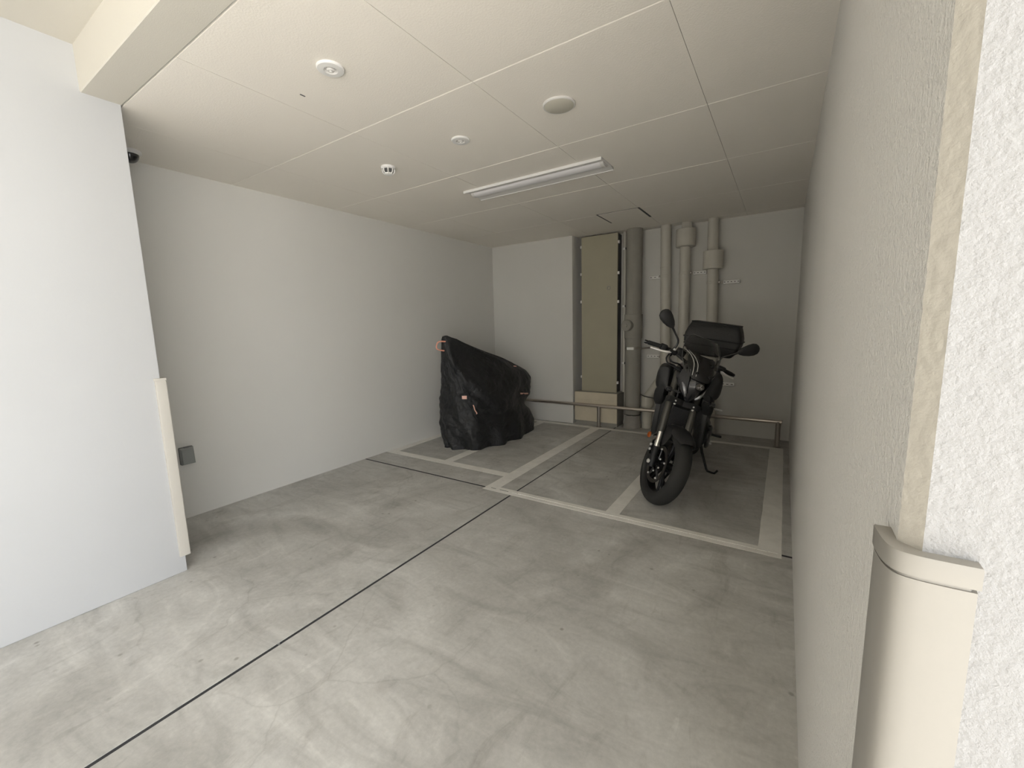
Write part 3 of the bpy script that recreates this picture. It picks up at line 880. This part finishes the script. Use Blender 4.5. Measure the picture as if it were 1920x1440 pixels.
for s in (-1, 1):
    lamp = nb()
    rg = []
    for t_ in range(7):
        q = t_ / 6
        x = s * lerp(0.040, 0.100, q); z = lerp(0.812, 0.905, q); w = 0.010 * math.sin(PI * (0.12 + 0.8 * q)) + 0.002
        y = 0.020 + 0.055 * (1 - q) ** 1.3 + 0.105 * q * q * 0.8 - 0.006
        rg.append([(x + s * w * 0.6, y, z - w), (x, y - 0.006, z), (x - s * w * 0.6, y, z + w), (x, y + 0.012, z)])
    lamp.loft(rg).build('lamp', 'lamp_glass', nose, 30)
    ck = nb()
    ck.loft([[(s * 0.052, 0.048, 0.83), (s * 0.090, 0.088, 0.865), (s * 0.085, 0.10, 0.84), (s * 0.05, 0.07, 0.81)],
             [(s * 0.085, 0.052, 0.955), (s * 0.128, 0.125, 0.950), (s * 0.132, 0.14, 0.935), (s * 0.09, 0.09, 0.93)],
             [(s * 0.090, 0.085, 1.02), (s * 0.118, 0.145, 1.00), (s * 0.12, 0.155, 0.99), (s * 0.095, 0.11, 1.0)]])
    ck.build('cheek_panel', 'grey_gloss', nose, 40)
# oval badge: ring with a three-pronged star inside
em = nb()
ec = Vector((0, 0.012, 0.925))
em.lathe(ec, (0, -1, 0.12), [(0.030, 0.0), (0.030, 0.008), (0.0255, 0.010), (0.0245, 0.007), (0, 0.007)], 28, sx=0.85, sy=1.1)
emo = em.build('emblem', 'emblem_grey', bike)
st_ = nb()
for k in range(3):
    a = PI / 2 + k * 2 * PI / 3
    e_r = Vector((math.cos(a), 0, math.sin(a))); e_t = Vector((-math.sin(a), 0, math.cos(a)))
    o_ = ec + Vector((0, -0.0095, 0))
    st_.tube([o_, o_ + e_r * 0.011], 0.0016, 6)
    st_.tube([o_ + e_r * 0.022 + e_t * 0.0045, o_ + e_r * 0.013 + e_t * 0.0045, o_ + e_r * 0.011, o_ + e_r * 0.013 - e_t * 0.0045, o_ + e_r * 0.022 - e_t * 0.0045], 0.0014, 6)
st_.build('emblem_mark', 'bolt_metal', emo)

# matt mounting plate under the screen, with four bolts
plate_rows = [(0.962, 0.070, 0.022, 0.03), (1.00, 0.098, 0.036, 0.05), (1.05, 0.112, 0.066, 0.07), (1.10, 0.112, 0.100, 0.08), (1.135, 0.095, 0.130, 0.08)]
plo = shell(plate_rows, 0.012).build('screen_plate', 'black_plastic', bike, 40)
for x, z, y in ((-0.05, 1.09, 0.108), (-0.05, 1.01, 0.052), (0.05, 1.09, 0.108), (0.05, 1.01, 0.052)):
    nb().lathe((x, y, z), (0, -1, 0.5), [(0.011, 0), (0.011, 0.008), (0.007, 0.010), (0.006, 0.006), (0, 0.006)], 12).build('plate_bolt', 'black_gloss', plo)
# smoked fly screen with a bright moulded edge
scr_rows = [(0.985, 0.105, 0.030, 0.075), (1.03, 0.138, 0.045, 0.10), (1.08, 0.155, 0.075, 0.115), (1.14, 0.160, 0.112, 0.12), (1.20, 0.150, 0.160, 0.11), (1.245, 0.128, 0.205, 0.09), (1.262, 0.100, 0.228, 0.06)]
sco = shell(scr_rows, 0.0035).build('fly_screen', 'smoke_screen', bike, 40)
sh = shield(scr_rows)
edge_l = [r[0] for r in sh]; edge_r = [r[-1] for r in sh]
nb().tube(edge_l + sh[-1] + list(reversed(edge_r)), 0.0030, 6).build('screen_edge', 'screen_edge', sco)
# pale tubes stand in for two highlights along the screen's left-hand return
for off in (0.0, 0.032):
    nb().tube([(-0.082 + off, 0.045, 0.985), (-0.086 + off, 0.062, 1.03), (-0.094 + off, 0.088, 1.075), (-0.118 + off * .9, 0.135, 1.115), (-0.150 + off * .8, 0.20, 1.14)], 0.0034, 8, 4).build('screen_highlight', 'highlight_pale', bike)

# instruments
fb().box((-0.085, 0.20, 1.095), (0.085, 0.245, 1.165), 0.014, rot=Matrix.Rotation(-0.7, 3, 'X'), seg=2).build('instrument_pod', 'black_plastic', bike)

# handlebar and controls
bar_pts = [(-0.382, 0.464, 1.101), (-0.270, 0.430, 1.112), (-0.190, 0.400, 1.112), (-0.110, 0.365, 1.085), (-0.050, 0.355, 1.070), (0.050, 0.355, 1.070), (0.110, 0.365, 1.085), (0.190, 0.400, 1.112), (0.270, 0.430, 1.112), (0.382, 0.464, 1.101)]
hb = fb().tube(bar_pts, 0.0125, 14, 3).build('handlebar', 'black_plastic', bike)
for s in (-1, 1):
    fb().box((s * 0.040 - 0.016, 0.330, 1.000), (s * 0.040 + 0.016, 0.380, 1.090), 0.006).build('riser', 'black_plastic', hb)
    gp = [Vector((s * 0.382, 0.464, 1.101)), Vector((s * 0.275, 0.4315, 1.1115))]
    gr = fb().tube([gp[0], lerp(gp[0], gp[1], .05), lerp(gp[0], gp[1], .95), gp[1]], [0.0165, 0.0172, 0.0172, 0.020], 16).build('grip', 'black_matte', bike)
    dd = (gp[0] - gp[1]).normalized()
    fb().tube([gp[0], gp[0] + dd * 0.012, gp[0] + dd * 0.030], [0.013, 0.0155, 0.0145], 14).build('bar_end', 'black_gloss', gr)
    # switch housing, lever perch
    fb().box((s * 0.262 - 0.026, 0.398, 1.085), (s * 0.262 + 0.026, 0.448, 1.138), 0.010, seg=2).build('switch_box', 'black_plastic', bike)
    pv = Vector((s * 0.205, 0.355, 1.105))
    pr_ = fb().box((pv.x - 0.035, pv.y - 0.015, pv.z - 0.018), (pv.x + 0.035, 0.412, pv.z + 0.018), 0.008).build('lever_perch', 'black_plastic', bike)
    lv = [pv, Vector((s * 0.245, 0.345, 1.095)), Vector((s * 0.290, 0.360, 1.086)), Vector((s * 0.335, 0.382, 1.080)), Vector((s * 0.366, 0.392, 1.078))]
    fb().tube(lv, [0.011, 0.0095, 0.0080, 0.0070, 0.0075], 10, 4).build('brake_lever' if s < 0 else 'clutch_lever', 'lever_alloy', bike)
    fb().lathe(lv[-1], (s, 0.2, 0), [(0.0, -0.009), (0.008, -0.005), (0.009, 0), (0.008, 0.006), (0, 0.009)], 12).build('lever_tip', 'lever_alloy', bike)
    # mirror: stem bends up and out, teardrop head
    st0 = [Vector((s * 0.192, 0.392, 1.125)), Vector((s * 0.186, 0.385, 1.165)), Vector((s * 0.196, 0.378, 1.205)), Vector((s * 0.250, 0.370, 1.252)), Vector((s * 0.300, 0.366, 1.292))]
    ms = fb().tube(st0, [0.0105, 0.0085, 0.0075, 0.0075, 0.010], 10, 4).build('mirror_stem', 'black_gloss', bike)
    hd = MB(F)
    a0, a1 = Vector((s * 0.285, 0.366, 1.284)), Vector((s * 0.425, 0.362, 1.376))
    ln = a1 - a0; e_ = ln.normalized(); side = e_.cross(Vector((0, 1, 0))).normalized()
    rings = []
    for q, hw, th in ((0.0, .010, .008), (.08, .022, .013), (.25, .036, .018), (.5, .047, .021), (.72, .050, .020), (.88, .042, .016), (.97, .025, .010), (1.0, .008, .005)):
        c_ = a0 + ln * q
        rings.append([c_ + side * (hw * math.cos(2 * PI * k / 18)) + Vector((0, (th if math.sin(2 * PI * k / 18) < 0 else 0.006) * math.sin(2 * PI * k / 18), 0)) for k in range(18)])
    mh = hd.loft(rings).build('mirror_head', 'black_plastic', ms, 50)
    gl = MB(F)
    gl.loft([[c + Vector((0, 0.0066, 0)) for c in [a0 + ln * q + side * w for q, w in ((.12, -.018), (.4, -.034), (.72, -.040), (.92, -.026), (.92, .026), (.72, .040), (.4, .034), (.12, .018))]],
             [c + Vector((0, 0.0084, 0)) for c in [a0 + ln * q + side * w for q, w in ((.12, -.018), (.4, -.034), (.72, -.040), (.92, -.026), (.92, .026), (.72, .040), (.4, .034), (.12, .018))]]])
    gl.build('mirror_glass', 'chrome', ms)
# fluid reservoir and hoses
fb().box((-0.170, 0.335, 1.100), (-0.105, 0.395, 1.150), 0.008, rot=Matrix.Rotation(0.15, 3, 'Y'), seg=2).build('fluid_reservoir', 'black_plastic', bike)
fb().box((-0.168, 0.338, 1.150), (-0.108, 0.392, 1.160), 0.004).build('reservoir_lid', 'black_gloss', bike)
fb().lathe((-0.195, 0.372, 1.128), (0, -1, .2), [(0.010, 0), (0.010, 0.012), (0.006, 0.016), (0, 0.016)], 10).build('stem_nut', 'bolt_metal', bike)
fb().tube([(-0.225, 0.35, 1.085), (-0.245, 0.315, 1.050), (-0.225, 0.290, 1.020), (-0.160, 0.280, 1.010), (-0.105, 0.270, 0.985), (-0.085, 0.230, 0.90), (-0.070, 0.20, 0.78), (-0.09, 0.15, 0.62), (-0.092, 0.10, 0.46)], 0.0065, 8, 5).build('brake_hose', 'black_plastic', bike)
fb().tube([(-0.200, 0.36, 1.085), (-0.220, 0.325, 1.062), (-0.195, 0.300, 1.040), (-0.130, 0.295, 1.040), (-0.07, 0.29, 1.00)], 0.007, 8, 5).build('cable', 'black_gloss', bike)
fb().tube([(0.205, 0.36, 1.085), (0.17, 0.30, 1.03), (0.09, 0.28, 0.98), (0.06, 0.30, 0.85)], 0.006, 8, 5).build('cable', 'black_gloss', bike)
for s in (-1, 1):   # indicators
    ind = fb().tube([(s * 0.10, 0.14, 0.86), (s * 0.165, 0.15, 0.855)], 0.008, 8).build('indicator_stalk', 'black_plastic', bike)
    fb().lathe((s * 0.185, 0.152, 0.855), (s, 0, 0), [(0.006, -.026), (0.020, -.018), (0.024, 0), (0.018, .018), (0.0, .026)], 14).build('indicator', 'black_gloss', ind)

# ---- body, square to the bay
def ring_sup(cx, cz, hx, hz, y, n=20, e=2.6):
    out = []
    for k in range(n):
        a = 2 * PI * k / n
        c, s = math.cos(a), math.sin(a)
        out.append(Vector((cx + hx * math.copysign(abs(c) ** (2 / e), c), y, cz + hz * math.copysign(abs(s) ** (2 / e), s))))
    return out
bb().loft([ring_sup(0, .93, .05, .05, .40), ring_sup(0, .945, .125, .095, .45), ring_sup(0, .955, .150, .115, .55), ring_sup(0, .945, .155, .115, .68), ring_sup(0, .91, .125, .095, .80), ring_sup(0, .875, .085, .06, .88)]).build('fuel_tank', 'black_gloss', bike, 50)
for s in (-1, 1):
    sh_ = bb().loft([ring_sup(s * .165, .885, .030, .050, .315), ring_sup(s * .185, .915, .058, .100, .345), ring_sup(s * .190, .920, .066, .118, .42), ring_sup(s * .180, .92, .058, .105, .54), ring_sup(s * .165, .89, .03, .07, .66)]).build('tank_shroud', 'black_matte' if s > 0 else 'black_plastic', bike, 50)
    bb().loft([ring_sup(s * .178, .820, .026, .035, .30), ring_sup(s * .188, .775, .044, .075, .33), ring_sup(s * .188, .75, .044, .09, .40), ring_sup(s * .175, .75, .03, .06, .50)]).build('radiator_guard', 'black_matte', bike, 50)
# radiator with fins, fan frame
rad = bb().box((-0.195, 0.355, 0.435), (0.195, 0.395, 0.745), 0.008).build('radiator', 'black_matte', bike)
fin = bb()
for k in range(26):
    z = 0.450 + k * 0.0112
    fin.box((-0.165, 0.3515, z), (0.165, 0.3575, z + 0.004))
fo = fin.build('radiator_fins', 'black_plastic', rad, flat=True); fo['kind'] = 'stuff'
for s in (-1, 1):
    bb().box((s * 0.183 - 0.022, 0.345, 0.415), (s * 0.183 + 0.022, 0.405, 0.765), 0.010, seg=2).build('radiator_side', 'black_plastic', rad)
# engine
eng = bb().loft([ring_sup(0, .44, .15, .12, .44), ring_sup(0, .45, .20, .155, .50), ring_sup(0, .45, .215, .165, .68), ring_sup(0, .46, .20, .15, .86), ring_sup(0, .48, .13, .10, .95)]).build('engine_case', 'dark_metal', bike, 40)
bb().loft([[(-.18, .45, .56), (.18, .45, .56), (.18, .62, .58), (-.18, .62, .58)], [(-.17, .40, .74), (.17, .40, .74), (.17, .56, .78), (-.17, .56, .78)]]).build('cylinder_block', 'dark_metal', bike)
for s in (-1, 1):
    bb().lathe((s * .205, .66, .44), (s, 0, 0), [(.105, 0), (.105, .018), (.085, .030), (.03, .032), (0, .032)], 28).build('engine_cover', 'black_gloss', eng)
for x in (-.12, -.04, .04, .12):
    bb().tube([(x, .43, .62), (x, .375, .56), (x * .9, .36, .45), (x * .7, .38, .33), (x * .5, .46, .25), (x * .3, .60, .235)], .019, 12, 4).build('exhaust_header', 'disc_steel', bike)
mf = bb().loft([ring_sup(-.04, .235, .10, .06, .58), ring_sup(-.05, .235, .13, .07, .66), ring_sup(-.06, .235, .13, .07, .90), ring_sup(-.10, .25, .06, .05, 1.0)]).build('silencer', 'black_matte', bike, 50)
bb().tube([(-.10, .98, .25), (-.15, 1.06, .28), (-.165, 1.14, .33)], [.04, .045, .045], 16, 3).build('tail_pipe', 'disc_steel', mf)
for s in (-1, 1):
    bb().tube([(s * .045, .39, .92), (s * .13, .52, .84), (s * .165, .75, .70), (s * .15, .93, .52), (s * .14, .95, .38)], .024, 10, 4).build('frame_rail', 'black_plastic', bike)
    bb().tube([(s * .13, .94, .44), (s * .145, 1.15, .40), (s * .135, 1.40, .315), (s * .135, 1.44, .31)], [.030, .034, .026, .02], 12, 4).build('swingarm', 'dark_metal', bike)
    bb().tube([(s * .12, .80, .80), (s * .11, 1.10, .84), (s * .07, 1.42, .92)], .014, 8, 3).build('subframe_rail', 'black_plastic', bike)
    pg_ = bb().tube([(s * .17, .96, .395), (s * .215, .95, .385)], .012, 8).build('peg_bracket', 'black_plastic', bike)
    bb().box((s * .255 - .045, .938, .375), (s * .255 + .045, .966, .395), .006).build('foot_peg', 'black_matte', pg_)
    p2 = bb().tube([(s * .10, 1.12, .80), (s * .155, 1.13, .64), (s * .17, 1.12, .60)], .011, 8, 3).build('rear_peg_hanger', 'black_plastic', bike)
    bb().box((s * .205 - .04, 1.10, .585), (s * .205 + .04, 1.125, .605), .006).build('rear_peg', 'bolt_metal' if s > 0 else 'black_plastic', p2)
rt = wheel(B, Vector((0, 1.40, 0.312)), 0.312, 0.180, bike, 'rear_tyre')
brake_disc(B, Vector((0, 1.40, 0.312)), -0.085, 0.095, 0.120, rt)
bb().lathe((0.095, 1.40, .312), (1, 0, 0), [(.06, -.003), (.105, -.003), (.105, .003), (.06, .003)], 40, closed=True).build('sprocket', 'disc_steel', rt)
bb().loft([ring_sup(0, .86, .10, .05, .78), ring_sup(0, .845, .13, .055, .95), ring_sup(0, .875, .12, .05, 1.12), ring_sup(0, .915, .11, .045, 1.22), ring_sup(0, .935, .08, .04, 1.42)]).build('seat', 'black_matte', bike, 50)
tl = bb().loft([ring_sup(0, .86, .09, .05, 1.15), ring_sup(0, .89, .085, .05, 1.35), ring_sup(0, .915, .05, .03, 1.55)]).build('tail_cowl', 'black_gloss', bike, 50)
bb().box((-.05, 1.545, .895), (.05, 1.565, .930), .008).build('tail_lamp', 'amber', tl)
bb().loft([[(-.07, 1.46, .88), (.07, 1.46, .88), (.07, 1.47, .88), (-.07, 1.47, .88)], [(-.09, 1.66, .62), (.09, 1.66, .62), (.09, 1.67, .62), (-.09, 1.67, .62)]]).build('rear_mudguard', 'black_plastic', bike)
rk = bb().box((-.13, 1.20, 1.070), (.13, 1.47, 1.082), .004).build('luggage_rack', 'black_matte', bike)
for s in (-1, 1):
    for yy in (1.24, 1.42):
        bb().tube([(s * .09, yy, .93), (s * .10, yy + .01, 1.075)], .009, 8).build('rack_stay', 'black_plastic', rk)
# side stand: leg, spring, foot with a hooked tip
sd = bb().tube([(.135, .90, .335), (.175, .885, .215), (.245, .865, .075), (.262, .860, .056)], [.015, .0125, .0105, .010], 10).build('side_stand', 'black_plastic', bike)
bb().tube([(.255, .862, .060), (.295, .845, .062), (.318, .838, .066), (.330, .832, .085), (.338, .828, .103)], .0095, 8).build('stand_foot', 'black_plastic', sd)
spg = [( .120 + .055 * q + .008 * math.cos(q * 40), .875 - .01 * q + .008 * math.sin(q * 40), .33 - .10 * q) for q in [i / 60 for i in range(61)]]
bb().tube(spg, .0022, 6).build('stand_spring', 'dark_metal', sd)
# gear lever
bb().tube([(.20, .72, .36), (.225, .70, .37), (.25, .70, .372)], .008, 8, 2).build('gear_lever', 'bolt_metal', bike)

# ------------------------------------------------------------------ tail bag on the rack
tb_c = B((0, 1.33, 1.084))
tb = thing('tail_bag', 'black semi rigid tail bag strapped on the rear of the motorcycle', 'bag', tb_c)
def bag_ring(z, hx, hy, r, cy=1.33):
    return rrect(0.012, cy, hx, hy, r, z, 5)
bb().loft([bag_ring(1.084, .180, .150, .03), bag_ring(1.092, .196, .162, .03), bag_ring(1.135, .226, .178, .03), bag_ring(1.20, .248, .188, .03), bag_ring(1.240, .252, .190, .03)]).build('body', 'bag_fabric', tb, 25)
bb().loft([bag_ring(1.242, .252, .190, .03), bag_ring(1.275, .250, .186, .03), bag_ring(1.335, .232, .172, .03), bag_ring(1.385, .212, .155, .03), bag_ring(1.396, .200, .145, .03)]).build('lid', 'bag_fabric', tb, 25)
for z, hx, hy in ((1.175, .243, .187), (1.241, .257, .195), (1.388, .213, .156)):
    bb().tube(bag_ring(z, hx, hy, .03), .0055, 6, cyc=True).build('piping', 'black_matte', tb)
for s in (-1, 1):
    bb().tube([(s * .225, 1.30, 1.13), (s * .252, 1.31, 1.19), (s * .258, 1.34, 1.24), (s * .246, 1.36, 1.30)], .005, 6, 3).build('side_strap', 'black_plastic', tb)

# ------------------------------------------------------------------ covered bike
# closed outlines (x, y) at rising heights, corner order: front left, front mid, front right, side, rear right, rear, rear left, wall side
CV = [
 (0.00, [(-3.300,3.620),(-3.120,3.560),(-2.900,3.640),(-2.745,4.050),(-2.720,4.500),(-2.920,4.930),(-3.250,4.850),(-3.400,4.200)]),
 (0.12, [(-3.352,3.620),(-3.130,3.540),(-2.890,3.630),(-2.735,4.060),(-2.700,4.520),(-2.900,4.950),(-3.260,4.880),(-3.438,4.200)]),
 (0.30, [(-3.405,3.640),(-3.160,3.540),(-2.910,3.640),(-2.770,4.080),(-2.760,4.540),(-2.985,4.860),(-3.280,4.850),(-3.468,4.200)]),
 (0.38, [(-3.410,3.650),(-3.170,3.540),(-2.930,3.630),(-2.800,4.060),(-2.800,4.520),(-3.000,4.820),(-3.280,4.820),(-3.462,4.200)]),
 (0.46, [(-3.410,3.650),(-3.170,3.540),(-2.930,3.630),(-2.800,4.060),(-2.830,4.550),(-2.935,4.930),(-3.240,4.880),(-3.462,4.200)]),
 (0.56, [(-3.392,3.640),(-3.180,3.540),(-2.950,3.620),(-2.830,4.050),(-2.840,4.550),(-2.918,4.940),(-3.220,4.920),(-3.434,4.200)]),
 (0.68, [(-3.362,3.630),(-3.180,3.540),(-2.980,3.610),(-2.870,4.040),(-2.860,4.580),(-2.938,4.980),(-3.180,4.950),(-3.386,4.200)]),
 (0.80, [(-3.324,3.620),(-3.180,3.535),(-3.020,3.600),(-2.910,4.030),(-2.880,4.550),(-2.980,4.900),(-3.160,4.880),(-3.331,4.180)]),
 (0.90, [(-3.304,3.600),(-3.190,3.525),(-3.060,3.590),(-2.950,4.020),(-2.930,4.420),(-3.000,4.660),(-3.140,4.620),(-3.283,4.120)]),
 (1.00, [(-3.280,3.580),(-3.190,3.515),(-3.090,3.570),(-3.000,3.950),(-2.970,4.250),(-3.010,4.400),(-3.100,4.360),(-3.240,4.020)]),
 (1.10, [(-3.260,3.550),(-3.190,3.500),(-3.110,3.550),(-3.050,3.820),(-3.010,4.000),(-3.040,4.080),(-3.100,4.050),(-3.210,3.850)]),
 (1.20, [(-3.230,3.530),(-3.190,3.495),(-3.130,3.530),(-3.090,3.660),(-3.060,3.760),(-3.080,3.800),(-3.120,3.780),(-3.190,3.680)]),
 (1.27, [(-3.215,3.515),(-3.190,3.490),(-3.150,3.515),(-3.120,3.570),(-3.100,3.620),(-3.110,3.640),(-3.140,3.630),(-3.180,3.580)]),
 (1.30, [(-3.200,3.515),(-3.190,3.500),(-3.165,3.515),(-3.150,3.530),(-3.140,3.550),(-3.145,3.560),(-3.155,3.555),(-3.180,3.540)]),
]
def cr1(a, b, c, d, t):
    return 0.5 * ((2 * b) + (c - a) * t + (2 * a - 5 * b + 4 * c - d) * t * t + (3 * b - a - 3 * c + d) * t ** 3)
NU, NZ = 176, 120
def cv_ring(k):
    z, pts = CV[k]
    out = []
    for i in range(NU):
        s = i / NU * 8
        j = int(s); t = s - j
        p = [Vector((*pts[(j + q) % 8], 0)) for q in (-1, 0, 1, 2)]
        v = cr1(*p, t)
        out.append(Vector((v.x, v.y, z)))
    return out
key = [cv_ring(k) for k in range(len(CV))]
zs_ = [c[0] for c in CV]
def cv_at(z):
    k = max(0, min(len(zs_) - 2, next((i for i in range(len(zs_) - 1) if z <= zs_[i + 1]), len(zs_) - 2)))
    t = (z - zs_[k]) / (zs_[k + 1] - zs_[k])
    a, b, c, d = key[max(k - 1, 0)], key[k], key[k + 1], key[min(k + 2, len(zs_) - 1)]
    out = []
    for i in range(NU):
        # linear blend softened a little: cloth pulled between supports
        l = b[i].lerp(c[i], t)
        q = cr1(a[i], b[i], c[i], d[i], t)
        v = l.lerp(q, 0.6)
        out.append(Vector((v.x, v.y, z)))
    return out
def fold(i, z):
    """in/out displacement (m) of the cloth: pulled seams, hanging folds near the hem, wrinkles"""
    s = i / NU * 8
    h = 0.0
    low = max(0.0, 1 - z / 0.55)
    h += 0.032 * low * math.sin(s * 7.3 + 1.2 * math.sin(s * 2.1) + z * 3) * (0.35 + 0.65 * (1 - min(1, z / 0.4)))
    p = Vector((math.cos(2 * PI * i / NU) * 1.3, math.sin(2 * PI * i / NU) * 1.3, z * 2.4))
    amp = 0.020 * max(0.15, min(1.0, (1.28 - z) / 0.35))
    h += amp * noise.noise(p * 2.4 + Vector((3.1, 0, 7)))
    h += amp * 0.75 * abs(noise.noise(p * 4.7 + Vector((0, 2, 1)))) - amp * 0.2
    h += amp * 0.3 * noise.noise(p * 11)
    # a taut crease falling from the peak down to the right front corner
    sc = lerp(2.75, 1.15, max(0.0, min(1.0, (z - 0.42) / 0.86)))
    d = s - sc
    if z > 0.36:
        w = min(1.0, (z - 0.36) / 0.12) * min(1.0, (1.29 - z) / 0.1)
        h += 0.026 * w * (1 / (1 + math.exp(-d * 16)) - 0.5) * math.exp(-abs(d) * 1.1) * 2
        h -= 0.010 * w * math.exp(-(d * 9) ** 2)
    # sagging fold from the crease's foot round to the tail
    zc = 0.46 - 0.13 * (s - 2.4)
    if 2.2 < s < 5.2:
        q = (z - zc)
        h += 0.020 * (1 / (1 + math.exp(-q * 34)) - 0.5) * math.exp(-abs(q) * 6) * 2
    return h
rings = []
for j in range(NZ + 1):
    z = 1.30 * (j / NZ) ** 0.97
    r = cv_at(z)
    out = []
    for i in range(NU):
        t = (r[(i + 1) % NU] - r[i - 1])
        n = Vector((t.y, -t.x, 0))
        n = n.normalized() if n.length > 1e-6 else Vector((0, 0, 0))
        k = min(1.0, t.length / 0.012)
        out.append(r[i] + n * fold(i, z) * k)
    rings.append(out)
cen = sum(rings[-1], Vector()) / NU
for q, dz in ((0.6, 0.007), (0.25, 0.0105)):
    rings.append([cen + (p - cen) * q + Vector((0, 0, dz)) for p in rings[-1 if q == 0.6 else -2]])
cvr = thing('covered_bike', 'scooter wholly hidden under a peaked black nylon cover in the left bay', 'covered motorcycle', (-3.07, 4.2, 0))
cvm = MB().loft(rings).build('cover_sheet', 'cover_nylon', cvr, 180)
for p in cvm.data.polygons: p.use_smooth = True

# copper coloured webbing on the cover
def patch(name, pts, nrm, mat, th=0.006, label=None):
    n = Vector(nrm).normalized()
    a = [Vector(p) - n * 0.004 for p in pts]
    o = MB().loft([a, [p + n * (th + 0.004) for p in a]]).build(name, mat, cvr)
    if label: o['label'] = label
    return o
lp = MB()
lpts, _ = catmull([Vector(p) for p in ((-3.150, 3.500, 1.240), (-3.205, 3.462, 1.242), (-3.228, 3.448, 1.205), (-3.222, 3.455, 1.165), (-3.175, 3.505, 1.150))], [0] * 5, 4)
w_ = Vector((-0.25, 0.30, 0.05)).normalized() * 0.011
lp.loft([[p - w_, p + w_, p + w_ + (p - Vector((-3.17, 3.5, 1.2))).normalized() * 0.013, p - w_ + (p - Vector((-3.17, 3.5, 1.2))).normalized() * 0.013] for p in lpts])
lp.build('lifting_loop', 'copper_web', cvr)['label'] = 'copper orange webbing loop'
patch('tab', [(-3.021, 3.589, 0.631), (-2.985, 3.628, 0.628), (-2.981, 3.620, 0.592), (-3.018, 3.584, 0.594)], (0.8, -0.6, 0), 'copper_pale', 0.010, 'pale copper tab')
MB().tube([(-2.930, 3.672, 0.515), (-2.915, 3.664, 0.505), (-2.908, 3.672, 0.46), (-2.892, 3.686, 0.425), (-2.902, 3.690, 0.415)], 0.006, 8, 4).build('buckle_strap', 'copper_pale', cvr)['label'] = 'pale copper buckle strap'
MB().tube([(-3.142, 3.515, 1.247), (-3.107, 3.529, 1.128), (-3.092, 3.544, 0.948), (-3.053, 3.578, 0.765), (-3.013, 3.596, 0.63), (-2.954, 3.630, 0.507), (-2.887, 3.682, 0.361)], 0.0055, 8, 4).build('crease_line', 'cover_nylon', cvr)  # thin tube added to imitate the shading along the crease
patch('reflective_strip', [(-2.829, 4.530, 0.538), (-2.826, 4.610, 0.524), (-2.852, 4.755, 0.502), (-2.852, 4.755, 0.484), (-2.826, 4.610, 0.506), (-2.828, 4.530, 0.518)], (0.97, 0.05, 0.1), 'copper_pale', 0.008, 'pale copper strip at the tail')
patch('top_label', [(-2.941, 4.552, 0.884), (-2.944, 4.620, 0.874), (-2.936, 4.620, 0.864), (-2.933, 4.552, 0.874)], (0.85, 0.08, 0.52), 'copper_pale', 0.005, 'small pale copper label near the tail')
